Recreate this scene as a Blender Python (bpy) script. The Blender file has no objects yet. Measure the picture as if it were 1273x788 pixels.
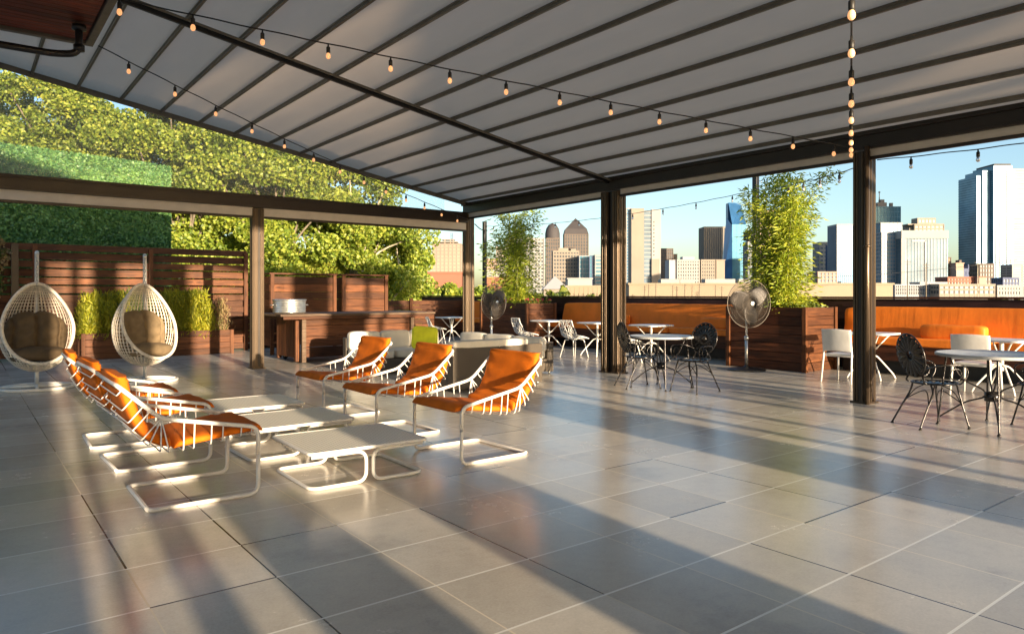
import bpy, math, random
import numpy as np
from mathutils import Vector, Matrix
rng = np.random.default_rng(7); random.seed(7)
scene = bpy.context.scene
COL = scene.collection
R = math.radians
# ------------------------------------------------------------------ camera frame
CX, HY, FPX, EYE, YAW = 636.5, 366.0, 890.5, 1.49, R(37.62)
FW = np.array([math.sin(YAW), math.cos(YAW)]); RT = np.array([math.cos(YAW), -math.sin(YAW)])
def at(px, d, z=0.0):
    """world point seen in photo column px at depth d"""
    p = FW*d + RT*((px-CX)/FPX*d)
    return (float(p[0]), float(p[1]), z)
# ------------------------------------------------------------------ tagging
def tag(o, label=None, cat=None, group=None, kind=None):
    if label: o['label'] = label
    if cat: o['category'] = cat
    if group: o['group'] = group
    if kind: o['kind'] = kind
    return o
def thing(name, label, cat, loc=(0,0,0), rz=0.0, group=None):
    o = bpy.data.objects.new(name, None); COL.objects.link(o)
    o.location = loc; o.rotation_euler = (0,0,rz); o.empty_display_size = .2
    return tag(o, label, cat, group)
def kids(o): return KIDS.get(o.name, [])
KIDS = {}
def copy_tree(o, loc=None, rz=None, label=None, parent=None):
    c = o.copy(); COL.objects.link(c)
    if parent is not None: c.parent = parent; KIDS.setdefault(parent.name, []).append(c)
    if loc is not None: c.location = loc
    if rz is not None: c.rotation_euler = (0,0,rz)
    if label: c['label'] = label
    for ch in list(kids(o)): copy_tree(ch, parent=c)
    return c
# ------------------------------------------------------------------ mesh builder
def rounded(pts, rad=.05, n=5, closed=False):
    P = [np.array(p, float) for p in pts]; out = []
    N = len(P)
    for i in range(N):
        if not closed and i in (0, N-1): out.append(P[i]); continue
        a, b, c = P[i-1], P[i], P[(i+1) % N]
        u = a-b; v = c-b; lu = np.linalg.norm(u); lv = np.linalg.norm(v)
        if lu < 1e-6 or lv < 1e-6: out.append(b); continue
        rr = min(rad, lu*.49, lv*.49); s = b+u/lu*rr; e = b+v/lv*rr
        for k in range(n+1):
            t = k/n; out.append((1-t)**2*s+2*t*(1-t)*b+t*t*e)
    return out
def spline(pts, n=6, closed=False):
    P = [np.array(p, float) for p in pts]; N = len(P); out = []
    rngi = range(N if closed else N-1)
    for i in rngi:
        if closed: p0, p1, p2, p3 = P[i-1], P[i], P[(i+1)%N], P[(i+2)%N]
        else: p0, p1, p2, p3 = P[max(i-1,0)], P[i], P[i+1], P[min(i+2,N-1)]
        for k in range(n):
            t = k/n
            out.append(.5*((2*p1)+(-p0+p2)*t+(2*p0-5*p1+4*p2-p3)*t*t+(-p0+3*p1-3*p2+p3)*t**3))
    if not closed: out.append(P[-1])
    return out
class MB:
    def __init__(s): s.v = []; s.f = []; s.sm = []; s.n = 0
    def add(s, v, f, smooth=False):
        b = s.n; v = np.asarray(v, float).reshape(-1, 3); s.v.append(v); s.n += len(v)
        for q in f: s.f.append([b+i for i in q]); s.sm.append(smooth)
        return s
    def box(s, c, d, rz=0, tilt=None):
        h = np.array(d)/2.
        v = np.array([[x,y,z] for x in (-1,1) for y in (-1,1) for z in (-1,1)])*h
        if tilt is not None: v = v @ np.array(tilt.to_3x3()).T
        if rz:
            cz, sz = math.cos(rz), math.sin(rz); v = v @ np.array([[cz,-sz,0],[sz,cz,0],[0,0,1]]).T
        v = v+np.array(c, float)
        return s.add(v, [(0,1,3,2),(4,6,7,5),(0,4,5,1),(2,3,7,6),(0,2,6,4),(1,5,7,3)])
    def bb(s, x0,x1,y0,y1,z0,z1): return s.box(((x0+x1)/2,(y0+y1)/2,(z0+z1)/2),(x1-x0,y1-y0,z1-z0))
    def tube(s, pts, r=.01, n=8, closed=False, flat=None, up=None):
        P = np.array([np.array(p, float) for p in pts]); N = len(P)
        rr = np.full(N, r) if np.isscalar(r) else np.interp(np.linspace(0,1,N), np.linspace(0,1,len(r)), r)
        if closed: T = np.roll(P,-1,0)-np.roll(P,1,0)
        else:
            T = np.empty_like(P); T[1:-1] = P[2:]-P[:-2]; T[0] = P[1]-P[0]; T[-1] = P[-1]-P[-2]
        T /= np.maximum(np.linalg.norm(T,axis=1,keepdims=True),1e-9)
        a = np.array([0,0,1.]) if abs(T[0][2]) < .9 else np.array([1.,0,0])
        if up is not None: a = np.array(up, float)
        nrm = np.cross(T[0], a); nrm /= np.linalg.norm(nrm)
        vs = []; ang = np.arange(n)/n*2*math.pi
        for i in range(N):
            nrm = nrm-T[i]*np.dot(nrm,T[i]); nrm /= max(np.linalg.norm(nrm),1e-9)
            b = np.cross(T[i], nrm); fl = 1 if flat is None else flat
            vs.append(P[i]+rr[i]*(np.cos(ang)[:,None]*nrm+fl*np.sin(ang)[:,None]*b))
        V = np.concatenate(vs); F = []
        for i in range(N if closed else N-1):
            j = (i+1) % N
            for k in range(n):
                l = (k+1) % n; F.append((i*n+k, i*n+l, j*n+l, j*n+k))
        if not closed: F.append(tuple(range(n))[::-1]); F.append(tuple((N-1)*n+k for k in range(n)))
        return s.add(V, F, True)
    def lathe(s, prof, c=(0,0,0), n=24, axis=None):
        prof = np.array(prof, float); m = len(prof); ang = np.arange(n)/n*2*math.pi
        V = np.stack([np.outer(prof[:,0],np.cos(ang)),np.outer(prof[:,0],np.sin(ang)),np.outer(prof[:,1],np.ones(n))],-1).reshape(-1,3)
        if axis is not None:
            q = Vector((0,0,1)).rotation_difference(Vector(axis)); V = V @ np.array(q.to_matrix()).T
        V = V+np.array(c)
        F = [(i*n+k,i*n+(k+1)%n,(i+1)*n+(k+1)%n,(i+1)*n+k) for i in range(m-1) for k in range(n)]
        return s.add(V, F, True)
    def grid(s, fn, nu, nv, th=0.0, smooth=True, wrapu=False):
        """surface fn(u,v) sampled; optional thickness along normals"""
        P = np.array([[fn(i/(nu if wrapu else nu-1), j/(nv-1)) for j in range(nv)] for i in range(nu)], float)
        F = []
        for i in range(nu if wrapu else nu-1):
            k = (i+1)%nu
            for j in range(nv-1): F.append((i*nv+j, k*nv+j, k*nv+j+1, i*nv+j+1))
        if th:
            du = np.gradient(P,axis=0); dv = np.gradient(P,axis=1); nn = np.cross(du,dv)
            nn /= np.maximum(np.linalg.norm(nn,axis=2,keepdims=True),1e-9)
            Q = P-nn*th; M = nu*nv
            F2 = [tuple(M+i for i in q[::-1]) for q in F]; E = []
            for j in range(nv-1): E.append((j,j+1,M+j+1,M+j)); a=(nu-1)*nv; E.append((a+j+1,a+j,M+a+j,M+a+j+1))
            for i in range(nu-1): E.append(((i+1)*nv,i*nv,M+i*nv,M+(i+1)*nv)); b=nv-1; E.append((i*nv+b,(i+1)*nv+b,M+(i+1)*nv+b,M+i*nv+b))
            return s.add(np.concatenate([P.reshape(-1,3),Q.reshape(-1,3)]), F+F2+E, smooth)
        return s.add(P.reshape(-1,3), F, smooth)
    def soft(s, c, d, k=5., n=10, rot=None, wr=0.0, dents=None, seed=0):
        """plump rounded box"""
        V = []; F = []; idx = {}
        def vid(p):
            key = tuple(np.round(p,5))
            if key not in idx: idx[key] = len(V); V.append(p)
            return idx[key]
        t = np.linspace(-1,1,n+1)
        for ax in range(3):
            for sg in (-1,1):
                for i in range(n):
                    for j in range(n):
                        q = []
                        for (a,b) in ((i,j),(i+1,j),(i+1,j+1),(i,j+1)):
                            p = [0,0,0]; p[ax] = sg; p[(ax+1)%3] = t[a]; p[(ax+2)%3] = t[b]; q.append(vid(p))
                        F.append(q if sg > 0 else q[::-1])
        V = np.array(V, float); V /= (np.abs(V)**k).sum(1,keepdims=True)**(1/k)
        h = np.array(d)/2.
        if dents is not None: V = dents(V)
        V = V*h
        if wr:
            r_ = np.random.default_rng(seed+11); ph = r_.uniform(0,6,6)
            V += wr*np.stack([np.sin(V[:,1]*9+ph[0])*np.sin(V[:,2]*13+ph[1]), np.sin(V[:,0]*10+ph[2])*np.sin(V[:,2]*12+ph[3]), np.sin(V[:,0]*11+ph[4])*np.sin(V[:,1]*9+ph[5])],1)
        if rot is not None: V = V @ np.array(rot.to_3x3()).T
        return s.add(V+np.array(c), F, True)
    def build(s, name, mat, parent=None, bevel=0.0, origin=(0,0,0), local=True):
        me = bpy.data.meshes.new(name)
        V = np.concatenate(s.v) if s.v else np.zeros((0,3))
        if parent is not None and not local:
            M = parent.matrix_basis.inverted(); Mn = np.array(M)
            V = V @ Mn[:3,:3].T+Mn[:3,3]
        V = V-np.array(origin)
        L = np.concatenate([np.array(q) for q in s.f]) if s.f else np.zeros(0,int)
        cnt = np.array([len(q) for q in s.f]); st = np.concatenate([[0],np.cumsum(cnt)[:-1]])
        me.vertices.add(len(V)); me.vertices.foreach_set('co', V.astype(np.float32).ravel())
        me.loops.add(len(L)); me.loops.foreach_set('vertex_index', L.astype(np.int32))
        me.polygons.add(len(cnt)); me.polygons.foreach_set('loop_start', st.astype(np.int32))
        me.polygons.foreach_set('use_smooth', np.array(s.sm, bool))
        me.update(calc_edges=True); me.validate()
        return link(name, me, mat, parent, bevel, origin)
def link(name, me, mat, parent=None, bevel=0, origin=(0,0,0)):
    me.materials.append(mat)
    o = bpy.data.objects.new(name, me); COL.objects.link(o); o.location = origin
    if parent is not None:
        o.parent = parent; KIDS.setdefault(parent.name, []).append(o)
    if bevel:
        m = o.modifiers.new('bevel','BEVEL'); m.width = bevel; m.segments = 2; m.limit_method = 'ANGLE'; m.angle_limit = R(40)
    return o
def leaves_mesh(name, P, size, mat, parent=None, aspect=1., nvec=None, droop=0., axis=None, fold=True, seed=1):
    """P: n x 3 centres. each leaf is a small folded diamond"""
    r_ = np.random.default_rng(seed); n = len(P)
    d = r_.normal(size=(n,3)) if axis is None else axis+r_.normal(size=(n,3))*.35
    d[:,2] -= droop; d /= np.linalg.norm(d,axis=1,keepdims=True)
    w = np.cross(d, r_.normal(size=(n,3))); w /= np.maximum(np.linalg.norm(w,axis=1,keepdims=True),1e-6)
    sz = size*r_.uniform(.6,1.35,(n,1)); nn = np.cross(d,w)
    A = P-d*sz*.5; B = P+d*sz*.5; Lf = P+w*sz*.5*aspect+nn*sz*.12-d*sz*.08; Rr = P-w*sz*.5*aspect+nn*sz*.12-d*sz*.08
    V = np.stack([A,Rr,B,Lf],1).reshape(-1,3)
    if parent is not None and parent.location.length > 0: V = V-np.array(parent.location)
    me = bpy.data.meshes.new(name)
    me.vertices.add(4*n); me.vertices.foreach_set('co', V.astype(np.float32).ravel())
    base = np.arange(n)[:,None]*4
    L = np.concatenate([base+np.array([[0,1,2]]), base+np.array([[0,2,3]])],1).ravel()
    me.loops.add(len(L)); me.loops.foreach_set('vertex_index', L.astype(np.int32))
    me.polygons.add(2*n); me.polygons.foreach_set('loop_start', (np.arange(2*n)*3).astype(np.int32))
    me.update(calc_edges=True)
    return link(name, me, mat, parent)
# ------------------------------------------------------------------ materials
def newmat(name):
    m = bpy.data.materials.new(name); m.use_nodes = True; nt = m.node_tree
    for n in list(nt.nodes): nt.nodes.remove(n)
    out = nt.nodes.new('ShaderNodeOutputMaterial'); b = nt.nodes.new('ShaderNodeBsdfPrincipled')
    nt.links.new(b.outputs[0], out.inputs[0]); return m, nt, b, out
def N(nt, t, **kw):
    n = nt.nodes.new(t)
    for k, v in kw.items():
        if k in n.inputs.keys(): n.inputs[k].default_value = v
        else: setattr(n, k, v)
    return n
def math_(nt, op, a, b=None, clamp=False):
    n = nt.nodes.new('ShaderNodeMath'); n.operation = op; n.use_clamp = clamp
    for i, x in enumerate((a, b)):
        if x is None: continue
        if isinstance(x, (int,float)): n.inputs[i].default_value = x
        else: nt.links.new(x, n.inputs[i])
    return n.outputs[0]
def mix_(nt, fac, a, b, mode='MIX'):
    n = nt.nodes.new('ShaderNodeMix'); n.data_type = 'RGBA'; n.blend_type = mode
    for i, x in ((0,fac),(6,a),(7,b)):
        if isinstance(x, (int,float)): n.inputs[i].default_value = x
        elif isinstance(x, tuple): n.inputs[i].default_value = (*x[:3],1)
        else: nt.links.new(x, n.inputs[i])
    return n.outputs[2]
def ramp_(nt, fac, stops):
    n = nt.nodes.new('ShaderNodeValToRGB'); e = n.color_ramp.elements
    while len(e) < len(stops): e.new(.5)
    for i,(p,c) in enumerate(stops): e[i].position = p; e[i].color = (*c,1) if len(c)==3 else c
    nt.links.new(fac, n.inputs[0]); return n.outputs[0]
def coords(nt, kind='Object', scale=(1,1,1)):
    tc = nt.nodes.new('ShaderNodeTexCoord'); mp = nt.nodes.new('ShaderNodeMapping')
    mp.inputs['Scale'].default_value = scale; nt.links.new(tc.outputs[kind], mp.inputs[0]); return mp.outputs[0]
def noise(nt, vec, sc, det=4, rough=.55, out='Fac'):
    n = nt.nodes.new('ShaderNodeTexNoise'); n.inputs['Scale'].default_value = sc; n.inputs['Detail'].default_value = det
    n.inputs['Roughness'].default_value = rough
    if vec is not None: nt.links.new(vec, n.inputs['Vector'])
    return n.outputs[out]
def bump(nt, b, h, strength=.3, dist=.01):
    n = nt.nodes.new('ShaderNodeBump'); n.inputs['Strength'].default_value = strength; n.inputs['Distance'].default_value = dist
    nt.links.new(h, n.inputs['Height']); nt.links.new(n.outputs[0], b.inputs['Normal']); return n
def simple(name, col, rough=.5, metal=0., var=.12, sc=6., bmp=0., bsc=60., spec=.5, sheen=0, island=False, coat=0):
    m, nt, b, out = newmat(name); v = coords(nt)
    nz = noise(nt, v, sc, 5)
    lo = tuple(c*(1-var*1.6) for c in col); hi = tuple(min(1,c*(1+var)) for c in col)
    c = ramp_(nt, nz, [(.3,lo),(.7,hi)])
    if island:
        g = nt.nodes.new('ShaderNodeNewGeometry'); rr = ramp_(nt, g.outputs['Random Per Island'], [(0,(.72,.72,.72)),(1,(1.25,1.2,1.15))])
        c = mix_(nt, 1., c, rr, 'MULTIPLY')
    nt.links.new(c, b.inputs['Base Color'])
    r2 = math_(nt, 'ADD', math_(nt,'MULTIPLY', noise(nt, v, sc*2.7, 4), .25*rough+.05), rough-.12*rough-.025, True)
    nt.links.new(r2, b.inputs['Roughness']); b.inputs['Metallic'].default_value = metal
    b.inputs['Specular IOR Level'].default_value = spec
    if sheen: b.inputs['Sheen Weight'].default_value = sheen
    if coat: b.inputs['Coat Weight'].default_value = coat; b.inputs['Coat Roughness'].default_value = .15
    if bmp: bump(nt, b, noise(nt, v, bsc, 4), bmp, .004)
    return m
def wood(name, dark, light, axis=0, rough=.6, grain=1.):
    m, nt, b, out = newmat(name)
    sc = [14.,14.,14.]; sc[axis] = .9
    g = nt.nodes.new('ShaderNodeNewGeometry'); isl = g.outputs['Random Per Island']
    tc = nt.nodes.new('ShaderNodeTexCoord'); ad = nt.nodes.new('ShaderNodeVectorMath'); ad.operation = 'MULTIPLY_ADD'
    cb = nt.nodes.new('ShaderNodeCombineXYZ')
    for i in range(3): nt.links.new(isl, cb.inputs[i])
    nt.links.new(cb.outputs[0], ad.inputs[0]); ad.inputs[1].default_value = (17,31,23); nt.links.new(tc.outputs['Object'], ad.inputs[2])
    mp = nt.nodes.new('ShaderNodeMapping'); mp.inputs['Scale'].default_value = sc; nt.links.new(ad.outputs[0], mp.inputs[0])
    n1 = noise(nt, mp.outputs[0], 2.2*grain, 8, .65); n2 = noise(nt, ad.outputs[0], 1.7, 3); 
    c = ramp_(nt, n1, [(.28,dark),(.5,tuple((a+b_)/2 for a,b_ in zip(dark,light))),(.72,light)])
    kn = nt.nodes.new('ShaderNodeTexVoronoi'); kn.inputs['Scale'].default_value = 1.0
    mk = nt.nodes.new('ShaderNodeMapping'); s2 = [5.,5.,5.]; s2[axis] = 1.6; mk.inputs['Scale'].default_value = s2
    nt.links.new(ad.outputs[0], mk.inputs[0]); nt.links.new(mk.outputs[0], kn.inputs['Vector'])
    kf = ramp_(nt, kn.outputs['Distance'], [(.06,(.35,.3,.3)),(.16,(1,1,1))]); c = mix_(nt, .8, c, kf, 'MULTIPLY')
    tone = ramp_(nt, isl, [(0,(.55,.5,.5)),(.5,(.95,.95,.95)),(1,(1.35,1.25,1.15))]); c = mix_(nt, 1., c, tone, 'MULTIPLY')
    wx = ramp_(nt, n2, [(.35,(.75,.72,.72)),(.65,(1.1,1.1,1.1))]); c = mix_(nt, 1., c, wx, 'MULTIPLY')
    nt.links.new(c, b.inputs['Base Color']); b.inputs['Roughness'].default_value = rough; b.inputs['Specular IOR Level'].default_value = .25
    bump(nt, b, n1, .5, .004); return m
def leafmat(name, stops, trans=.35, rough=.5):
    m, nt, b, out = newmat(name)
    g = nt.nodes.new('ShaderNodeNewGeometry'); v = coords(nt)
    nz = noise(nt, v, .55, 3); f = math_(nt,'ADD', math_(nt,'MULTIPLY',g.outputs['Random Per Island'],.65), math_(nt,'MULTIPLY',math_(nt,'SUBTRACT',nz,.3),.9), True)
    c = ramp_(nt, f, stops); nt.links.new(c, b.inputs['Base Color']); b.inputs['Roughness'].default_value = rough
    tr = nt.nodes.new('ShaderNodeBsdfTranslucent'); ct = mix_(nt, 1., c, (1.5,1.35,.7), 'MULTIPLY'); nt.links.new(ct, tr.inputs[0])
    mx = nt.nodes.new('ShaderNodeMixShader'); mx.inputs[0].default_value = trans
    nt.links.new(b.outputs[0], mx.inputs[1]); nt.links.new(tr.outputs[0], mx.inputs[2]); nt.links.new(mx.outputs[0], out.inputs[0])
    return m
M = {}
M['white'] = simple('white_powder_coat', (.74,.71,.66), .38, var=.06, bmp=.05)
M['white_dirty'] = simple('white_plastic', (.72,.70,.66), .42, var=.08)
M['mesh_top'] = simple('cream_mesh', (.66,.61,.52), .5, var=.05)
M['orange'] = simple('orange_canvas', (.66,.15,.004), .85, var=.16, sc=3.5, bmp=.35, bsc=220, spec=.25)
M['orange_vinyl'] = simple('orange_vinyl', (.86,.22,.02), .6, var=.12, sc=2.2, spec=.3)
nt = M['orange_vinyl'].node_tree; b = [n for n in nt.nodes if n.type=='BSDF_PRINCIPLED'][0]; bump(nt, b, noise(nt, coords(nt, scale=(.6,6,.8)), 1.5, 3), .22, .02)
M['bronze'] = simple('bronze_aluminium', (.095,.068,.045), .34, metal=.7, var=.02, sc=.7)
M['bronze_dark'] = simple('dark_bronze_beam', (.028,.02,.015), .40, metal=.3, var=.15, sc=2)
M['rafter'] = simple('black_aluminium', (.012,.012,.013), .45, metal=.2)
M['rib'] = simple('rib_aluminium', (.14,.125,.10), .4, metal=.3)
M['iron'] = simple('black_wrought_iron', (.045,.042,.042), .24, metal=.7, var=.3, sc=30, bmp=.3, bsc=90)
M['iron_top'] = simple('grey_mesh_top', (.42,.43,.44), .45, var=.1)
M['valance'] = simple('grey_blind_fabric', (.60,.55,.48), .75, var=.05)
M['cream'] = simple('cream_fabric', (.70,.65,.56), .85, var=.05, bmp=.2, bsc=120)
M['lime'] = simple('lime_fabric', (.72,.76,.03), .85, var=.1, bmp=.3, bsc=160)
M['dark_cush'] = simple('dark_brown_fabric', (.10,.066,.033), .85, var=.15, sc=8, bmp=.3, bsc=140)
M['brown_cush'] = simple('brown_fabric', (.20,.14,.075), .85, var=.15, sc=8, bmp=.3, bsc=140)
M['wicker'] = simple('cream_rattan', (.74,.68,.58), .6, var=.14, sc=20, bmp=.5, bsc=200, island=True)
M['galv'] = simple('galvanised_steel', (.62,.62,.60), .32, metal=.9, var=.12, sc=14)
M['steel'] = simple('grey_steel', (.35,.35,.34), .3, metal=.9)
M['wire'] = simple('dull_wire', (.10,.085,.07), .5, metal=.3)
M['blade'] = simple('dark_fan_blade', (.035,.03,.027), .4, metal=.3)
M['black'] = simple('black_plastic', (.015,.015,.016), .45)
M['copper_socket'] = simple('black_rubber', (.02,.018,.016), .5)
M['fence'] = wood('red_brown_boards', (.028,.011,.006), (.165,.062,.022), 0)
M['fenceV'] = wood('red_brown_boards_v', (.028,.011,.006), (.165,.062,.022), 1)
M['fenceZ'] = wood('red_brown_boards_z', (.05,.018,.007), (.21,.078,.026), 2)
M['plantw'] = wood('dark_stained_boards', (.018,.008,.005), (.14,.048,.02), 1, .5)
M['plantwx'] = wood('dark_stained_boards_x', (.03,.012,.007), (.19,.062,.024), 0, .5)
M['soffit'] = wood('mahogany_soffit', (.06,.014,.008), (.28,.065,.03), 0, .5)
M['bartop'] = wood('weathered_bar_top', (.06,.035,.02), (.22,.15,.095), 0, .55)
M['bark'] = simple('bark', (.16,.13,.095), .9, var=.4, sc=5, bmp=.8, bsc=25)
M['palebark'] = simple('pale_bark', (.38,.33,.25), .9, var=.3, sc=4)
M['cane'] = simple('bamboo_cane', (.16,.17,.05), .5, var=.3, sc=9)
M['soil'] = simple('soil', (.03,.022,.015), .95)
M['parapet'] = wood('dark_parapet_boards', (.022,.012,.014), (.06,.03,.03), 1, .45)
M['leaf_tree'] = leafmat('tree_leaves', [(0,(.05,.085,.008)),(.3,(.12,.19,.022)),(.6,(.27,.34,.04)),(1,(.52,.52,.10))], .4)
M['leaf_dark'] = leafmat('shrub_leaves', [(0,(.03,.06,.012)),(.5,(.09,.13,.02)),(1,(.2,.22,.03))], .3)
M['leaf_bamboo'] = leafmat('bamboo_leaves', [(0,(.08,.15,.01)),(.45,(.28,.36,.025)),(1,(.58,.56,.06))], .4)
M['leaf_feather'] = leafmat('feathery_leaves', [(0,(.10,.15,.01)),(.5,(.32,.34,.02)),(1,(.55,.48,.04))], .4)
M['leaf_dry'] = leafmat('dry_leaves', [(0,(.16,.10,.04)),(1,(.42,.3,.14))], .3)
M['leaf_box'] = leafmat('boxwood_panel', [(0,(.03,.11,.05)),(.5,(.10,.23,.07)),(1,(.22,.38,.09))], .15, .45)
M['flower'] = leafmat('red_petals', [(0,(.35,.02,.04)),(1,(.6,.08,.12))], .3)
# canopy fabric
m, nt, b, out = newmat('canopy_fabric'); v = coords(nt, scale=(1,.25,1))
c = ramp_(nt, noise(nt, v, 5, 6), [(.3,(.52,.47,.41)),(.7,(.60,.55,.49))]); nt.links.new(c, b.inputs['Base Color']); b.inputs['Roughness'].default_value = .7
bump(nt, b, noise(nt, coords(nt, scale=(1,.3,1)), 3.2, 5), .3, .03)
tr = nt.nodes.new('ShaderNodeBsdfTranslucent'); tr.inputs[0].default_value = (.86,.77,.68,1); mx = nt.nodes.new('ShaderNodeMixShader'); mx.inputs[0].default_value = .62
nt.links.new(b.outputs[0], mx.inputs[1]); nt.links.new(tr.outputs[0], mx.inputs[2]); nt.links.new(mx.outputs[0], out.inputs[0]); M['canopy'] = m
# clear vinyl
m, nt, b, out = newmat('clear_vinyl'); b.inputs['Base Color'].default_value = (.8,.82,.84,1); b.inputs['Roughness'].default_value = .12
tp = nt.nodes.new('ShaderNodeBsdfTransparent'); mx = nt.nodes.new('ShaderNodeMixShader'); v = coords(nt, scale=(.3,1,2))
fz = math_(nt,'ADD', math_(nt,'MULTIPLY', noise(nt, v, 3, 3), .1), .07)
nt.links.new(fz, mx.inputs[0]); nt.links.new(tp.outputs[0], mx.inputs[1]); nt.links.new(b.outputs[0], mx.inputs[2]); nt.links.new(mx.outputs[0], out.inputs[0]); M['vinyl'] = m
# bulb
m, nt, b, out = newmat('bulb_glow'); b.inputs['Base Color'].default_value = (.9,.62,.38,1); b.inputs['Roughness'].default_value = .15
b.inputs['Emission Color'].default_value = (1,.42,.16,1); b.inputs['Emission Strength'].default_value = .3; M['bulb'] = m
m, nt, b, out = newmat('bulb_clear'); b.inputs['Base Color'].default_value = (.85,.86,.86,1); b.inputs['Roughness'].default_value = .08
b.inputs['Transmission Weight'].default_value = .7; M['bulb_off'] = m
# sofa weave
m, nt, b, out = newmat('taupe_resin_weave'); v = coords(nt); w1 = nt.nodes.new('ShaderNodeTexWave'); w1.bands_direction = 'X'; w1.inputs['Scale'].default_value = 16; nt.links.new(v, w1.inputs[0])
w2 = nt.nodes.new('ShaderNodeTexWave'); w2.bands_direction = 'Z'; w2.inputs['Scale'].default_value = 22; nt.links.new(v, w2.inputs[0])
w3 = nt.nodes.new('ShaderNodeTexWave'); w3.bands_direction = 'Y'; w3.inputs['Scale'].default_value = 16; nt.links.new(v, w3.inputs[0])
h = math_(nt,'MULTIPLY', math_(nt,'MAXIMUM', w1.outputs[1], w3.outputs[1]), w2.outputs[1]); c = ramp_(nt, h, [(.05,(.03,.022,.015)),(.6,(.12,.095,.068))]); nt.links.new(c, b.inputs['Base Color'])
b.inputs['Roughness'].default_value = .5; bump(nt, b, h, .6, .006); M['weave'] = m
# perforated table mesh: fine holes
m, nt, b, out = newmat('perforated_cream_mesh'); v = coords(nt)
ck = nt.nodes.new('ShaderNodeTexVoronoi'); ck.inputs['Scale'].default_value = 34; ck.inputs['Randomness'].default_value = 0.0; nt.links.new(v, ck.inputs['Vector'])
c = ramp_(nt, ck.outputs['Distance'], [(.20,(.36,.31,.24)),(.27,(.90,.85,.74))]); nt.links.new(c, b.inputs['Base Color']); b.inputs['Roughness'].default_value = .42; M['perf'] = m
# floor pavers
TU, TV, TS = 1.932, 2.537, .608
m, nt, b, out = newmat('concrete_pavers'); tc = nt.nodes.new('ShaderNodeTexCoord'); sx = nt.nodes.new('ShaderNodeSeparateXYZ'); nt.links.new(tc.outputs['Object'], sx.inputs[0])
u = math_(nt,'DIVIDE', math_(nt,'SUBTRACT', sx.outputs[0], TU-60*TS), TS); w = math_(nt,'DIVIDE', math_(nt,'SUBTRACT', sx.outputs[1], TV-60*TS), TS)
iu = math_(nt,'FLOOR', u); iw = math_(nt,'FLOOR', w); fu = math_(nt,'FRACT', u); fw = math_(nt,'FRACT', w)
def edge(fr): return math_(nt,'MINIMUM', fr, math_(nt,'SUBTRACT', 1.0, fr))
eu, ew = edge(fu), edge(fw)
cmb = nt.nodes.new('ShaderNodeCombineXYZ'); nt.links.new(iu, cmb.inputs[0]); nt.links.new(iw, cmb.inputs[1])
wn = nt.nodes.new('ShaderNodeTexWhiteNoise'); wn.noise_dimensions = '3D'; nt.links.new(cmb.outputs[0], wn.inputs[0])
n1 = noise(nt, tc.outputs['Object'], 1.1, 6, .6); n2 = noise(nt, tc.outputs['Object'], 9, 8, .7); n3 = noise(nt, tc.outputs['Object'], 70, 3, .6)
c = ramp_(nt, n1, [(.3,(.50,.455,.385)),(.7,(.62,.57,.49))])
c = mix_(nt, 1., c, ramp_(nt, n2, [(.25,(.90,.89,.88)),(.55,(1.,1.,1.)),(.8,(1.05,1.05,1.04))]), 'MULTIPLY')
c = mix_(nt, 1., c, ramp_(nt, wn.outputs[0], [(0,(.88,.875,.87)),(.5,(.99,.99,.98)),(1,(1.09,1.085,1.08))]), 'MULTIPLY')
c = mix_(nt, 1., c, ramp_(nt, n3, [(.3,(.92,.92,.92)),(.7,(1.05,1.05,1.05))]), 'MULTIPLY')
st = noise(nt, tc.outputs['Object'], .8, 3, .5)  # damp blotches
c = mix_(nt, 1., c, ramp_(nt, math_(nt,'ADD', math_(nt,'MULTIPLY', st, .7), math_(nt,'MULTIPLY', n2, .3)), [(.56,(1,1,1)),(.64,(.74,.74,.76))]), 'MULTIPLY')
lw = noise(nt, tc.outputs['Object'], .55, 2)
gU = math_(nt,'LESS_THAN', eu, math_(nt,'ADD', .0062, math_(nt,'MULTIPLY', wn.outputs[0], .004))); gW = math_(nt,'LESS_THAN', ew, .0115)
# joints: those running along x mostly pale mortar, those along y mostly dark
nj = nt.nodes.new('ShaderNodeTexWhiteNoise'); nj.noise_dimensions = '2D'; cj = nt.nodes.new('ShaderNodeCombineXYZ'); nt.links.new(iu, cj.inputs[0]); nt.links.new(math_(nt,'ROUND', w), cj.inputs[1]); nt.links.new(cj.outputs[0], nj.inputs[0])
nk = nt.nodes.new('ShaderNodeTexWhiteNoise'); nk.noise_dimensions = '2D'; ck2 = nt.nodes.new('ShaderNodeCombineXYZ'); nt.links.new(math_(nt,'ADD', math_(nt,'ROUND', u), 40.5), ck2.inputs[0]); nt.links.new(math_(nt,'FLOOR', math_(nt,'DIVIDE', iw, 3.)), ck2.inputs[1]); nt.links.new(ck2.outputs[0], nk.inputs[0])
jW = ramp_(nt, nj.outputs[0], [(.10,(.03,.027,.024)),(.16,(.80,.77,.70))]); jU = ramp_(nt, nk.outputs[0], [(.42,(.03,.025,.02)),(.48,(.74,.65,.5))])
c = mix_(nt, gU, c, jU); c = mix_(nt, gW, c, jW)
nt.links.new(c, b.inputs['Base Color'])
rg = math_(nt,'ADD', math_(nt,'MULTIPLY', n2, .08), math_(nt,'ADD', math_(nt,'MULTIPLY', n1, .14), .14)); nt.links.new(rg, b.inputs['Roughness'])
b.inputs['Specular IOR Level'].default_value = .85
gg = math_(nt,'MAXIMUM', gU, gW); hgt = math_(nt,'ADD', math_(nt,'MULTIPLY', gg, -.25), math_(nt,'MULTIPLY', n2, .05))
bp = bump(nt, b, hgt, .35, .004)
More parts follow.
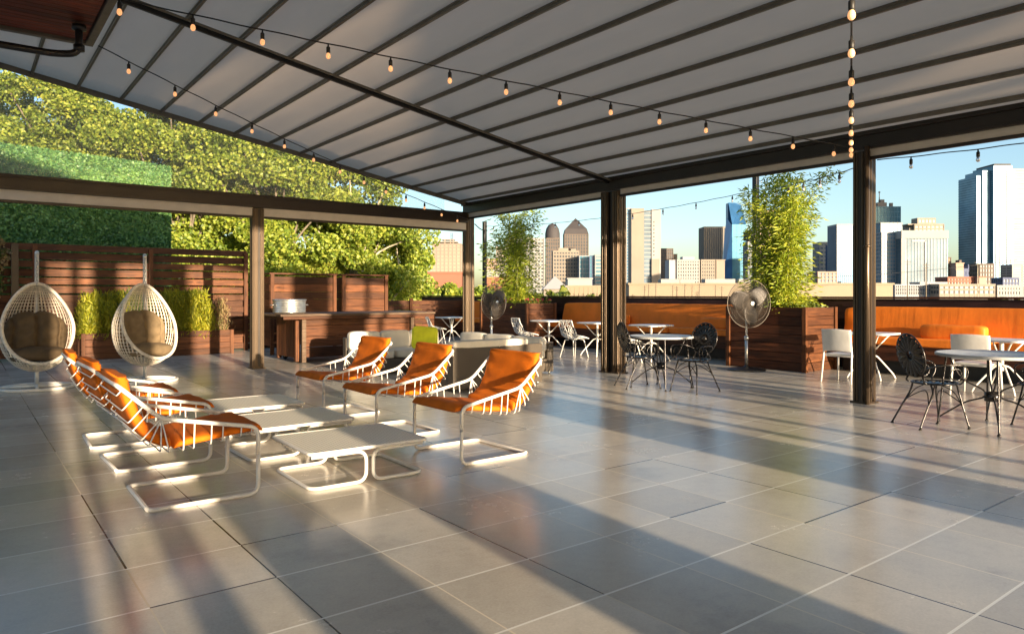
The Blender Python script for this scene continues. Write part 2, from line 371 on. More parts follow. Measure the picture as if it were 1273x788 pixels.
geo = nt.nodes.new('ShaderNodeNewGeometry'); tl = nt.nodes.new('ShaderNodeVectorMath'); tl.operation = 'MULTIPLY_ADD'
sb = nt.nodes.new('ShaderNodeVectorMath'); sb.operation = 'SUBTRACT'; nt.links.new(wn.outputs[1], sb.inputs[0]); sb.inputs[1].default_value = (.5,.5,.5)
nt.links.new(sb.outputs[0], tl.inputs[0]); tl.inputs[1].default_value = (.012,.012,0); nt.links.new(geo.outputs['Normal'], tl.inputs[2]); nm = nt.nodes.new('ShaderNodeVectorMath'); nm.operation = 'NORMALIZE'; nt.links.new(tl.outputs[0], nm.inputs[0]); nt.links.new(nm.outputs[0], bp.inputs['Normal'])
M['floor'] = m
# ================================================================== SETTING
g = MB(); g.bb(-6000,6000,-6000,6000,-8.2,-8.0); o = g.build('ground', simple('city_ground', (.16,.15,.12), .9, sc=.02)); tag(o, kind='structure')
f = MB(); f.bb(-9,14.75,-9,24,-.3,0); o = f.build('terrace_floor', M['floor']); tag(o, kind='structure')
UB, VB = 9.9, 14.6           # right beam line, left beam line
EZ, SL = 3.66, .170          # eave height and roof pitch
def zr(u): return EZ+SL*(UB-u)
U0, V0R = -2.2, -1.6
# ------------------------------------------------------------------ pergola
pg = thing('pergola', 'large bronze metal pergola with grey ribbed fabric canopy over the terrace', 'pergola', (UB,VB,0))
def P(mb, name, mat, par=pg, bev=0.0): return mb.build(name, mat, par, bev, local=False)
def extr_post(u, v, h, wu=.2, wv=.2, extra=False):
    mb = MB(); mb.bb(u-wu/2,u+wu/2,v-wv/2,v+wv/2,0,h)
    for s in (-1,1):     # fluted fins
        for q in (-.075,-.025,.045,.08):
            mb.box((u+s*(wu/2+.008), v+q*wv/.2, h/2), (.018,.02,h-.01)); mb.box((u+q*wu/.2, v+s*(wv/2+.008), h/2), (.02,.018,h-.01))
    mb.box((u,v,.012),(wu+.07,wv+.07,.024))
    return mb
def groove(u, v, h, wu=.2, wv=.2):
    mb = MB()
    for s in (-1,1): mb.box((u+s*(wu/2+.004), v+.0, h/2+.02),(.02,.055,h-.06)); mb.box((u, v+s*(wv/2+.004), h/2+.02),(.055,.02,h-.06))
    return mb
for (u,v,h) in ((4.75,VB,3.22),(-.4,VB,3.22),(UB,VB,3.45),(UB,4.87,3.45),(UB,.1,3.45)):
    po = P(extr_post(u,v,h),'post',M['bronze'],bev=.004); P(groove(u,v,h),'track_groove',M['bronze_dark'])
p2 = extr_post(UB,9.52,3.45,.2,.16)
P(p2,'post',M['bronze'],bev=.004); P(extr_post(UB,9.82,3.45,.2,.16),'post',M['bronze'],bev=.004)
mb = MB(); mb.bb(UB-.05,UB+.05,9.61,9.73,0,3.45); P(mb,'post_infill',M['bronze_dark'])
mb = MB(); mb.tube([(UB-.15,4.76,0),(UB-.15,4.76,3.5)],.034,12); mb.lathe([(.0,.0),(.05,0),(.05,.02),(.034,.03)],(UB-.15,4.76,2.13)); P(mb,'downpipe',M['bronze'])
# left beam
mb = MB(); mb.bb(-6,UB-.1,VB-.09,VB+.09,3.23,3.47); mb.bb(-6,UB-.1,VB-.12,VB+.12,3.44,3.49); mb.bb(-6,UB-.1,VB-.13,VB-.1,3.23,3.27); P(mb,'beam',M['bronze_dark'],bev=.004)
for a,b_ in ((-5.5,-.5),(-.3,4.65),(4.86,UB-.11)):
    mb = MB(); mb.bb(a,b_,VB-.07,VB-.05,3.06,3.235); P(mb,'valance',M['valance'])
    mb = MB(); mb.bb(a,b_,VB-.085,VB-.03,3.015,3.062); P(mb,'blind_bar',M['bronze_dark'],bev=.004)
# right beam
mb = MB(); mb.bb(UB-.09,UB+.12,-5,VB+.12,3.47,3.70); mb.bb(UB-.13,UB+.14,-5,VB+.14,3.66,3.72); mb.bb(UB-.13,UB-.09,-5,VB+.14,3.47,3.505); P(mb,'beam',M['bronze_dark'],bev=.004)
for a,b_ in ((9.93,VB-.11),(4.98,9.42),(.2,4.76),(-4.5,0)):
    mb = MB(); mb.bb(UB-.07,UB-.05,a,b_,3.365,3.475); P(mb,'valance',M['valance'])
    mb = MB(); mb.bb(UB-.085,UB-.03,a,b_,3.325,3.368); P(mb,'blind_bar',M['bronze_dark'],bev=.004)
# canopy panels, billowing slightly upward between ribs
ribs = [9.64-.667*i for i in range(18)]
edges = [UB-.02]+ribs
for a,b_ in zip(edges[:-1], edges[1:]):
    def fn(s,t,a=a,b_=b_):
        u = a+(b_-a)*s; v = V0R+(VB-V0R)*t
        return (u, v, zr(u)+.07+.10*math.sin(math.pi*s)*(abs(a-b_)/.667)*min(1,(1-t)*9))
    mb = MB(); mb.grid(fn, 9, 24, .012); P(mb,'canopy_panel',M['canopy'])
for u in ribs:
    mb = MB(); mb.bb(u-.017,u+.017,V0R,VB,zr(u)+.02,zr(u)+.075); mb.bb(u-.026,u+.026,V0R,VB,zr(u)+.055,zr(u)+.078); P(mb,'rib',M['rib'],bev=.004)
def slanted(v, w, h0, h1, ua, ub):
    mb = MB(); vs = []
    for uu in (ua, ub):
        for vv in (v-w/2, v+w/2):
            for hh in (h0, h1): vs.append((uu,vv,zr(uu)+hh))
    mb.add(vs, [(0,1,3,2),(4,6,7,5),(0,4,5,1),(2,3,7,6),(0,2,6,4),(1,5,7,3)]); return mb
P(slanted(9.72,.05,-.07,.0,U0,UB-.05),'rafter',M['rafter'],bev=.004)
P(slanted(9.64,.03,-.03,.0,U0,UB-.05),'rafter_track',M['rib'],bev=.004)
P(slanted(V0R+.1,.1,-.14,.0,U0,UB-.05),'rafter',M['rafter'],bev=.004)
P(slanted(VB-.03,.05,-.02,.09,U0,UB-.05),'edge_rail',M['rib'],bev=.004)
# clear vinyl gable above the left beam
mb = MB(); ua, ub = U0, 9.2
mb.add([(ua,VB,3.49),(ub,VB,3.49),(ub,VB,zr(ub)+.01),(ua,VB,zr(ua)+.01),(ua,VB+.006,3.49),(ub,VB+.006,3.49),(ub,VB+.006,zr(ub)+.01),(ua,VB+.006,zr(ua)+.01)],[(0,1,2,3),(7,6,5,4),(0,4,5,1),(1,5,6,2),(2,6,7,3),(3,7,4,0)])
P(mb,'clear_gable',M['vinyl'])
# ------------------------------------------------------------------ house soffit at upper left + pipe
hs = thing('roof_overhang', 'dark mahogany plank underside of the house roof at upper left', 'roof overhang', (1.2,9.67,4.39))
mb = MB()
for i in range(60):
    v = 9.62-i*.115
    if v < 3.0: break
    mb.box((-2.4,v-.055,4.46),(7.1,.108,.05))
mb.build('soffit_plank', M['soffit'], hs, .003, local=False)
mb = MB(); mb.bb(1.16,1.24,2.95,9.70,4.40,4.62); mb.bb(-6,1.16,9.63,9.71,4.40,4.62); mb.build('metal_trim', M['rib'], hs, .004, local=False)
mb = MB(); mb.bb(-6,1.2,2.95,9.68,4.49,4.70); mb.build('roof_slab', M['bronze_dark'], hs, local=False)
pp = MB(); a1 = (1.02,9.0,4.40); pp.tube(rounded([a1,(1.02,9.0,4.09),(.80,9.05,4.06),(-5,9.05,4.04)],.10,6),.038,10); pp.lathe([(.0,0),(.07,0),(.07,-.05),(.04,-.06)],(1.02,9.0,4.40)); pp.lathe([(.0,-.03),(.055,-.03),(.055,.03),(0,.03)],(1.02,9.0,4.15))
o = pp.build('gas_pipe', M['black']); tag(o, 'black pipe with an elbow under the dark mahogany roof overhang', 'pipe')
# ------------------------------------------------------------------ unseen caster added behind the camera, shaped to throw the long shadows
hb = thing('shadow_caster', 'unseen timber shadow caster with tall openings, added on the side the sun comes from', 'shadow caster', (2,-5,0))
VC = -5.0
def wU(w): return (w+VC*.0732)/.9973
mb = MB()
for a,b_ in ((-9,.20),(.60,.80),(1.05,1.62),(2.2,3.18),(5.25,6.25)):
    mb.bb(wU(a),wU(b_),VC-.12,VC+.12,0,5.0)
for w_ in (.35,): mb.bb(wU(w_)-.035,wU(w_)+.035,VC-.04,VC+.04,0,5.0)
for w_ in (6.6,7.3,8.3,9.2,10.4,11.6): mb.bb(wU(w_)-.07,wU(w_)+.07,VC-.04,VC+.04,0,5.0)
mb.build('pier', M['fenceZ'], hb, local=False)
mb = MB(); mb.bb(-9,13,VC-.12,VC+.12,5.0,6.2); mb.build('caster_header', M['fence'], hb, local=False)
mb = MB(); G_ = [(-9,6.2),(3,6.2),(.6,7.6),(-9,9.8)]; mb.add([(u,VC-.1,z) for u,z in G_]+[(u,VC+.1,z) for u,z in G_],[(0,1,2,3),(7,6,5,4),(0,4,5,1),(1,5,6,2),(2,6,7,3),(3,7,4,0)]); mb.build('gable', M['fence'], hb, local=False)  # triangle added to shade the left end of the green wall
# ------------------------------------------------------------------ fence on the left
fn_ = thing('board_fence', 'tall red brown horizontal board fence with open gaps behind the hanging chairs', 'fence', (2,19.6,0))
mb = MB(); z = .05; i = 0
while z < 2.55:
    y = 19.6 if i % 2 == 0 else 19.68
    hh = .15 if i % 2 == 0 else .17
    mb.box(((6.1-6)/2, y, z+hh/2),(12.1,.035,hh)); z += hh+(.0 if i < 8 else .035); i += 1
mb.build('boards', M['fence'], fn_, .004, local=False)
for u in (-3.2,-1.0,1.35,3.75,6.06):
    mb = MB(); mb.bb(u-.05,u+.05,19.50,19.58,0,2.6); mb.build('fence_post', M['fenceZ'], fn_, .004, local=False)
mb = MB(); mb.bb(.90,1.04,19.38,19.5,0,2.62); o = mb.build('steel_column', M['bronze_dark'], None, .004); tag(o, 'slim dark steel column standing in front of the board fence by the left hanging chair', 'column')
mb = MB()
for k in range(8): mb.box((6.75,19.75,.09+k*.17),(1.2,.035,.155))
o = mb.build('low_board_fence', M['fence'], None, .004); tag(o, 'lower stretch of board fence next to the tall one, half hidden by the bronze post', 'fence')
# ------------------------------------------------------------------ planters
def planter(name, label, x0,x1,y0,y1,h, mx='plantwx', my='plantw', boards=7, cap=True):
    cx, cy = (x0+x1)/2, (y0+y1)/2
    t = thing(name, label, 'planter', (cx,cy,0))
    bh = h/boards; mb = MB(); mb2 = MB()
    for k in range(boards):
        zc = bh*(k+.5); bx = .0
        mb.box((cx,y0+.02,zc),(x1-x0-.082,.038,bh-.008))
        mb2.box((x0+.02,cy,zc),(.038,y1-y0-.082,bh-.008))
    mb.build('side_boards', M[mx], t, .003, local=False); mb2.build('front_boards', M[my], t, .003, local=False)
    q = MB(); q.bb(x0+.04,x1-.002,y1-.04,y1-.002,.01,h-.01); q.build('rear_boards', M[mx], t, local=False); q = MB(); q.bb(x1-.04,x1-.002,y0+.04,y1-.045,.01,h-.01); q.build('wall_side_boards', M[my], t, local=False)
    for xx in (x0+.005,x1-.005):
        for yy in (y0+.005,y1-.005):
            q = MB(); q.box((xx,yy,h/2),(.085,.085,h+.004)); q.build('corner_post', M['fenceZ'], t, .004, local=False)
    q = MB(); q.bb(x0+.05,x1-.05,y0+.05,y1-.05,h-.12,h-.06); q.build('soil', M['soil'], t, local=False)
    return t
planter('long_planter','long low red brown wooden planter at the foot of the board fence',2.2,5.47,18.75,19.4,.60,'fence','fenceV',4)
planter('tall_planter','tall dark stained wooden planter behind the larger pedestal fan',12.75,13.85,7.40,9.12,1.24,'fence','plantw',7)
planter('tall_planter','tall dark stained wooden planter between the far fan and the orange bench',12.75,13.8,15.85,18.1,1.24,'fence','plantw',7)
# ------------------------------------------------------------------ parapet
pr = thing('parapet_wall','dark boarded parapet wall running behind the orange benches','parapet',(14.5,8,0))
mb = MB()
for k in range(9): mb.box((14.42,8,.08+k*.155),(.04,33,.148))
mb.build('boards', M['parapet'], pr, .003, local=False)
mb = MB(); mb.bb(14.36,14.66,-8.5,24.5,1.405,1.445); mb.build('coping', M['plantw'], pr, .004, local=False)
mb = MB(); mb.bb(14.45,14.66,-8.4,24.4,0,1.40); mb.build('core', M['bronze_dark'], pr, local=False)
bw = thing('back_board_wall','low boarded wall of dark and red planks at the back corner of the terrace','wall',(10,21.2,0))
mb = MB()
for k in range(8): mb.box((10.75,21.2,.09+k*.16),(7.2,.04,.152))
mb.build('boards', M['fence'], bw, .003, local=False)
for u in (8.0,8.5,10.2,12.0,14.2):
    q = MB(); q.box((u,21.13,.68),(.1,.07,1.36)); q.build('wall_post', M['fenceZ'], bw, .004, local=False)
# ------------------------------------------------------------------ privacy boxes behind the bar
for (x0,x1,lab) in ((6.0,7.72,'left one of two tall board screens behind the bar counter'),(7.87,9.2,'right one of two tall board screens behind the bar counter')):
    t = thing('board_screen', lab, 'screen', ((x0+x1)/2,17.6,0), group='board screens behind the bar')
    mb = MB()
    for k in range(9): mb.box(((x0+x1)/2,17.5,.32+k*.19),(x1-x0,.035,.184)); mb.box(((x0+x1)/2,17.95,.32+k*.19),(x1-x0,.035,.184)); mb.box((x0+.017,17.72,.32+k*.19),(.034,.40,.184))
    mb.build('boards', M['fence'], t, .003, local=False)
    for u in (x0+.05,x1-.05):
        q = MB(); q.box((u,17.46,1.0),(.09,.05,1.98)); q.build('upright', M['fenceZ'], t, .003, local=False)
    q = MB(); q.bb(x0-.02,x1+.02,17.44,18.0,1.985,2.02); q.build('cap', M['plantwx'], t, .004, local=False)
# ------------------------------------------------------------------ bar
t = thing('bar_counter','red brown wooden bar counter on casters with a weathered plank top','bar counter',(7.2,15.7,0))
mb = MB()
for k in range(4): mb.box(((5.84+8.5)/2,15.02,.12+.23*(k+.5)),(8.5-5.84,.04,.222))
mb.build('front_panel', M['fence'], t, .004, local=False)
mb = MB()
for k in range(5): mb.box((5.82,15.12+.26*(k+.5)-.0,.56),(.04,.25,.92))
mb.build('side_panel', M['fenceZ'], t, .004, local=False)
for (u,v) in ((5.86,14.96),(5.80,15.18),(8.52,14.97),(5.84,16.4),(8.5,16.4)):
    q = MB(); q.box((u,v,.53),(.09,.09,1.0)); q.build('leg', M['bartop'] if v<15.1 else M['fenceZ'], t, .004, local=False)
mb = MB()
for k in range(6): mb.box((7.15,14.72+k*.30+.14,1.05),(3.75,.29,.045))
mb.build('bar_top', M['bartop'], t, .004, local=False)
mb = MB(); mb.bb(5.35,8.95,14.76,14.80,.96,1.026); mb.bb(5.4,5.44,14.8,16.5,.96,1.026); mb.build('apron', M['fence'], t, .003, local=False)
for (u,v) in ((5.95,15.2),(5.95,16.3),(8.4,15.2),(8.4,16.3)):
    q = MB(); q.lathe([(0,-.02),(.055,-.02),(.06,0),(.055,.02),(0,.02)],(u,v,.06),16,axis=(0,1,0)); q.box((u,v,.10),(.07,.06,.04)); q.build('caster', M['black'], t, local=False)
# tub
t = thing('galvanised_tub','round ribbed galvanised steel tub standing on the left end of the bar','tub',(5.62,15.15,1.075))
mb = MB(); prof = [(0,0.0),(.30,0.0),(.325,.02)]
for k in range(7):
    z = .03+k*.035; prof += [(.335,z),(.348,z+.012),(.335,z+.024)]
prof += [(.35,.285),(.362,.30),(.35,.31),(.335,.30),(.325,.05),(0,.04)]
mb.lathe(prof, n=48); mb.build('tub_body', M['galv'], t)
for s in (-1,1):
    q = MB(); q.tube(rounded([(s*.352,-.07,.20),(s*.40,-.07,.18),(s*.40,.07,.18),(s*.352,.07,.20)],.03),.008,8); q.build('handle', M['steel'], t)
# ------------------------------------------------------------------ benches
def bench(label, y0, y1, nb, ns, seed=0, uf=13.5):
    yc = (y0+y1)/2; t = thing('banquette', label, 'bench', (13.9,yc,0), group='orange cushioned benches along the parapet')
    mb = MB()
    for k in range(2): mb.box((uf+.05,yc,.27+.145*(k+.5)),(.04,y1-y0,.138))
    mb.build('front_boards', M['plantw'], t, .004, local=False)
    mb = MB(); mb.bb(uf+.08,14.3,y0,y1,.50,.555); mb.build('seat_deck', M['plantw'], t, .003, local=False)
    mb = MB(); mb.bb(13.95,14.35,y0+.03,y1-.03,0,.5); mb.build('plinth', M['black'], t, local=False)
    w = (y1-y0)/ns
    for k in range(ns):
        mb = MB(); mb.soft((uf+.33,y0+w*(k+.5),.63),(.70,w-.01,.15),12,16,wr=.004,seed=seed+k); mb.build('seat_cushion', M['orange_vinyl'], t, local=False)
    w = (y1-y0)/nb
    for k in range(nb):
        rot = Matrix.Rotation(R(11),4,'Y')
        mb = MB(); mb.soft((14.12,y0+w*(k+.5),.94),(.17,w-.01,.62),14,26,rot=rot,wr=.006,seed=seed+20+k); mb.build('back_cushion', M['orange_vinyl'], t, local=False)
    return t
bench('long orange bench between the two tall planters with its back cushions leaning on the parapet',9.18,15.78,1,3,1)
bench('orange bench to the right of the planter with the larger bamboo',-1.2,7.32,1,3,5)
bench('short stretch of orange bench beyond the far pedestal fan',18.2,20.8,1,1,9)
def bolster(y, lab, ln=.75):
    mb = MB(); mb.soft((0,0,0),(.25,ln,.27),6,14,wr=.004); o = mb.build('bolster', M['orange_vinyl'], None, origin=(0,0,0)); o.location = (13.86,y,.82)
    tag(o, lab, 'cushion', 'bolster cushions on the benches')
bolster(10.25,'orange bolster cushion on the bench just left of the larger fan'); bolster(5.25,'orange bolster cushion lying on the bench at the far right',1.05); bolster(13.35,'orange bolster cushion on the bench behind the perforated white chairs, left of the double post',.7)
# ------------------------------------------------------------------ boxwood wall + trees
t = thing('green_screen_wall','big box clad in clipped green leaves rising above the board fence','green wall', (0,0,0))
A = np.array(at(-160,15.9)); B = np.array(at(211,21.0)); dv = (B-A)/np.linalg.norm(B-A); nrm = np.array([dv[1],-dv[0],0]); L = np.linalg.norm(B-A)
mid = (A+B)/2-nrm*.3*1; t.location = (mid[0],mid[1],0)
mb = MB(); mb.box((mid[0],mid[1],2.6),(L,.55,5.2),rz=math.atan2(dv[1],dv[0])); mb.build('core', M['leaf_box'], t, local=False)
n = 90000; s = rng.uniform(0,1,n)*L; z = rng.uniform(1.4,5.25,n); Pn = A+dv*s[:,None]; Pn[:,2] = z; Pn += nrm*(rng.uniform(-.03,.06,n)+.05*np.sin(s*2.3)*np.sin(z*3.1))[:,None]
n2 = 7000; e = rng.uniform(0,.55,n2); Q = B+np.zeros((n2,3))-nrm*e[:,None]+dv*rng.uniform(-.02,.05,n2)[:,None]; Q[:,2] = rng.uniform(1.4,5.25,n2)
leaves_mesh('foliage', np.concatenate([Pn,Q]), .075, M['leaf_box'], t, .8, seed=3)
def tree(name, label, base, blobs, nleaf, size, trunk_r=.3, leaf='leaf_tree', bark='bark', seed=0, cl=1.0, group=None, cat='tree', nclump=None, fork=None):
    r_ = np.random.default_rng(seed); t = thing(name, label, cat, base, 0, group); b0 = np.array(base)
    cs = []; tot = sum(b[3]*b[4] for b in blobs)
    for (x,y,z,rh,rv) in blobs:
        k = max(4,int((nclump or 60)*rh*rv/tot)); d = r_.normal(size=(k,3)); d /= np.linalg.norm(d,axis=1,keepdims=True)
        rad = r_.uniform(.35,1.0,(k,1))**.6; cs.append(np.array([x,y,z])+d*rad*np.array([rh,rh,rv]))
    C = np.concatenate(cs); per = nleaf//len(C); Ps = []
    for c in C:
        q = r_.normal(size=(per,3)); ln = np.linalg.norm(q,axis=1,keepdims=True); q = q/ln*np.minimum(ln,1.9)*cl*r_.uniform(.6,1.25)*np.array([.62,.62,.45]); Ps.append(c+q)
    leaves_mesh('foliage', np.concatenate(Ps), size, M[leaf], t, .9, seed=seed)
    mb = MB(); top = np.array([np.mean([b[0] for b in blobs]),np.mean([b[1] for b in blobs]),max(b[2] for b in blobs)])
    fk = b0+(top-b0)*(fork or .4); mb.tube(spline([b0,b0+(fk-b0)*.5+r_.normal(size=3)*.12,fk,fk+(top-fk)*.6+r_.normal(size=3)*.3,top],5),[trunk_r,trunk_r*.8,trunk_r*.6,trunk_r*.3,.03],10)
    mb.build('trunk', M[bark], t, local=False)
    mb = MB()
    for c in C[::max(1,len(C)//34)]:
        s0 = fk+(top-fk)*r_.uniform(0,.6); mb.tube(spline([s0,(s0+c)/2+np.array([0,0,.35])+r_.normal(size=3)*.15,c],4),[trunk_r*.28,trunk_r*.16,.02],6)
    mb.build('limbs', M[bark], t, local=False)
    return t
GZ = -8.0
def TR(px, d, blobs, lab, seed, nleaf=70000, size=.135, **k):
    x,y,_ = at(px,d); bl = [(x+RT[0]*a+FW[0]*bb, y+RT[1]*a+FW[1]*bb, zz, rh, rv) for (a,bb,zz,rh,rv) in blobs]
    return tree('broadleaf_tree', lab, (x,y,GZ), bl, nleaf, size, .32, seed=seed, group='trees beyond the fence', **k)
TR(85,31,[(-2.6,0,7.2,2.4,3.0),(-.2,0,9.4,2.6,1.9),(1.8,.5,5.4,2.8,3.0),(-1,.5,4.5,2.8,2.5)],'tall yellow green tree above the clipped green wall',11,cl=.67,nclump=140,nleaf=110000)
TR(225,31,[(-.6,0,8.2,3.0,2.2),(1.5,.4,5.2,2.8,2.3),(0,0,2.0,2.8,2.5)],'tree rising behind the right end of the clipped green wall',12,cl=.67,nclump=140,nleaf=110000)
TR(345,30,[(-1,0,6.9,2.7,2.1),(1.2,0,4.1,2.4,2.2),(0,0,1.2,3.0,2.4)],'yellow green tree seen directly right of the lone bronze post',13,cl=.67,nclump=140,nleaf=110000)
TR(440,32,[(-.8,0,6.0,2.6,2.1),(.9,0,3.0,2.4,2.1),(0,0,.3,2.7,2.2)],'yellow green tree above the two board screens',14,cl=.7,nclump=130,nleaf=100000,bark='palebark')
TR(505,34,[(-1.0,0,3.2,1.7,2.0),(-.1,0,1.3,1.9,1.5),(-.3,0,-.8,2.3,1.5)],'shorter tree at the right end of the row, beside the construction tower',15,cl=.55,nclump=75,nleaf=45000,bark='palebark')
for i,(px,d,w,h,lab) in enumerate(((560,60,4.5,1.6,'low green bush just left of the corner post beyond the terrace'),(592,70,4.5,1.5,'low green bush between the corner post and the light pole'),(636,95,7,2.6,'green bush beyond the parapet right of the light pole'),(692,120,6,2.0,'round green bush beyond the parapet beside the tan building'),(729,130,4,1.2,'small green bush in front of the tan building left of the double post'),(1241,210,4,1.6,'small green bush at the foot of the tallest glass tower'),(1259,210,4,1.4,'small green bush right of the foot of the tallest glass tower'))):
    x,y,_ = at(px,d); tree('bush', lab, (x,y,GZ), [(x,y,1.3-d*.012,w*.55,h),(x+w*.3,y,.6-d*.012,w*.4,h*.8),(x-w*.4,y,.6-d*.012,w*.4,h*.8)], 9000 if d<100 else 4000, .25+d*.002, .2, 'leaf_tree' if i<2 else 'leaf_dark', seed=30+i, cl=.7, group='bushes beyond the parapet', cat='bush', nclump=36, fork=.8)
# far wooded strip, reads as one mass
n = 16000; px = rng.uniform(520,760,n); d = rng.uniform(150,330,n); pts = np.array([at(a,b_,0) for a,b_ in zip(px,d)]); pts[:,2] = -5+rng.uniform(0,1,n)**.6*(5.0+2.2*np.sin(px*.11)+1.2*np.sin(px*.37))
o = leaves_mesh('far_woodland', pts, 1.3, M['leaf_dark'], None, 1., seed=9); tag(o, kind='stuff'); o['label'] = 'far band of low trees seen beyond the parapet'; o['category'] = 'woodland'
# ------------------------------------------------------------------ bamboo, planter plants, vine
def bamboo(label, x0,x1,y0,y1,z0,H,ncane,nl,size,seed, spread=.5, leanx=0, leany=0):
    r_ = np.random.default_rng(seed); t = thing('bamboo', label, 'bamboo', ((x0+x1)/2,(y0+y1)/2,z0), group='bamboo plants in the tall planters')
    Ps = []; Ax = []; mb = MB()
    for k in range(ncane):
        b0 = np.array([r_.uniform(x0,x1), r_.uniform(y0,y1), z0]); h = H*r_.uniform(.55,1.)
        d = np.array([r_.normal()*spread+leanx, r_.normal()*spread+leany, 0])*.55
        pts = [b0, b0+d*.25+np.array([0,0,h*.4]), b0+d*.6+np.array([0,0,h*.75]), b0+d*1.25+np.array([0,0,h*.98])]
        sp = spline(pts,8); mb.tube(sp,[.011,.008,.004],6); sp = np.array(sp)
        m_ = int(nl/ncane*h/H)
        tt = r_.uniform(.02,1,m_)**1.15*(len(sp)-1.001); i0 = tt.astype(int); base = sp[i0]+(sp[i0+1]-sp[i0])*(tt-i0)[:,None]
        g_ = r_.integers(0,26,m_); sd = np.random.default_rng(seed*99+k); off = sd.normal(size=(26,3)); off[:,2] = np.abs(off[:,2])*.3
        tf = tt/len(sp); rad = (.37*(1-tf*.5))[:,None]
        base = base+off[g_]*rad*.55+r_.normal(size=(m_,3))*.05; Ps.append(base); Ax.append(off[g_]*.6+np.array([0,0,-.4]))
    mb.build('cane', M['cane'], t, local=False)
    leaves_mesh('foliage', np.concatenate(Ps), size, M['leaf_bamboo'], t, .2, axis=np.concatenate(Ax), seed=seed)
bamboo('leafy bamboo growing from the planter behind the larger fan, taller and nearer of the two',12.95,13.6,7.9,8.75,1.15,2.95,22,17500,.125,5,.8,-.1,-.15)
bamboo('leafy bamboo growing from the planter by the far fan, farther of the two',12.95,13.5,16.5,17.5,1.15,2.95,16,10500,.135,6,.7,0,.2)
def lowgreen(label, x0,x1,y0,y1,z, h, n, size, seed, mat='leaf_dark', flowers=0):
    r_ = np.random.default_rng(seed); t = thing('planter_groundcover', label, 'plants', ((x0+x1)/2,(y0+y1)/2,z))
    Pn = np.stack([r_.uniform(x0,x1,n),r_.uniform(y0,y1,n),z+h*r_.uniform(0,1,n)**1.3*(.6+.4*np.sin(r_.uniform(0,9,n)))],1)
    leaves_mesh('foliage', Pn, size, M[mat], t, .8, seed=seed)
    if flowers:
        k = flowers; Pn = np.stack([r_.uniform(x0,x1,k),r_.uniform(y0,y1,k),z+h*r_.uniform(.6,1.1,k)],1); leaves_mesh('flower', Pn, size*.9, M['flower'], t, .9, seed=seed+1)
    t['kind'] = 'stuff'
lowgreen('low leafy plants round the foot of the larger bamboo',12.82,13.8,7.45,9.05,1.13,.2,1600,.07,61,'leaf_dark')
lowgreen('low leaves and small red flowers round the foot of the farther bamboo',12.82,13.75,15.9,18.0,1.13,.22,1600,.08,62,'leaf_dark',160)
def feathery(label, u0,u1,h,n,seed,mat='leaf_feather',size=.13,v0=18.85,v1=19.3,z0=.52,ns=40):
    r_ = np.random.default_rng(seed); t = thing('feathery_shrub', label, 'plant', ((u0+u1)/2,(v0+v1)/2,z0), group='shrubs in the long planter')
    mb = MB(); Ps = []; Ax = []
    for k in range(ns):
        b0 = np.array([r_.uniform(u0,u1),r_.uniform(v0,v1),z0]); hh = h*r_.uniform(.6,1); d = np.array([r_.normal()*.16,r_.normal()*.14-.06,hh]); tip = b0+d
        sp = np.array(spline([b0,b0+d*.5+r_.normal(size=3)*.03,tip],5)); mb.tube(sp,[.007,.003],4)
        m_ = n//ns; q = r_.uniform(.0,1,m_); base = b0+d*q[:,None]+r_.normal(size=(m_,3))*np.array([.09,.09,.06])*(1.2-.6*q)[:,None]; Ps.append(base); Ax.append(np.tile(d/hh,(m_,1))*.7)
    mb.build('stem', M['cane'], t, local=False); leaves_mesh('foliage', np.concatenate(Ps), size, M[mat], t, .2, axis=np.concatenate(Ax), seed=seed)
feathery('feathery yellow green shrub at the left end of the long planter',2.25,3.15,1.05,9000,71)
feathery('dark feathery shrub in the long planter, partly behind the egg shaped chair',3.15,3.6,1.15,3500,72,'leaf_dark')
feathery('broad feathery bright green shrub in the middle of the long planter',3.75,5.0,1.1,14000,73)
feathery('sparse dry stalked plant at the right end of the long planter',5.0,5.35,.95,700,74,'leaf_dry',.10,ns=16)
r_ = np.random.default_rng(5); t = thing('climbing_vine','trailing vine with green and reddish leaves hanging on the fence at the far left','vine',(.2,19.4,2.6))
mb = MB(); Ps = []
for k in range(16):
    u = r_.uniform(-.5,.85); z0 = 2.75-abs(r_.normal())*.1; ln = r_.uniform(.4,1.7); p = [(u,19.42,z0)]
    for j in range(5): p.append((u+r_.normal()*.06,19.42-r_.uniform(0,.08),z0-ln*(j+1)/5))
    sp = np.array(spline(p,4)); mb.tube(sp,.006,5); i0 = r_.integers(0,len(sp),90); Ps.append(sp[i0]+r_.normal(size=(90,3))*np.array([.07,.05,.05]))
mb.build('stem', M['bark'], t, local=False); Ps = np.concatenate(Ps); k = len(Ps)//2
leaves_mesh('foliage', Ps[:k], .09, M['leaf_dark'], t, .9, seed=2); leaves_mesh('dry_foliage', Ps[k:], .085, M['leaf_dry'], t, .9, seed=4)
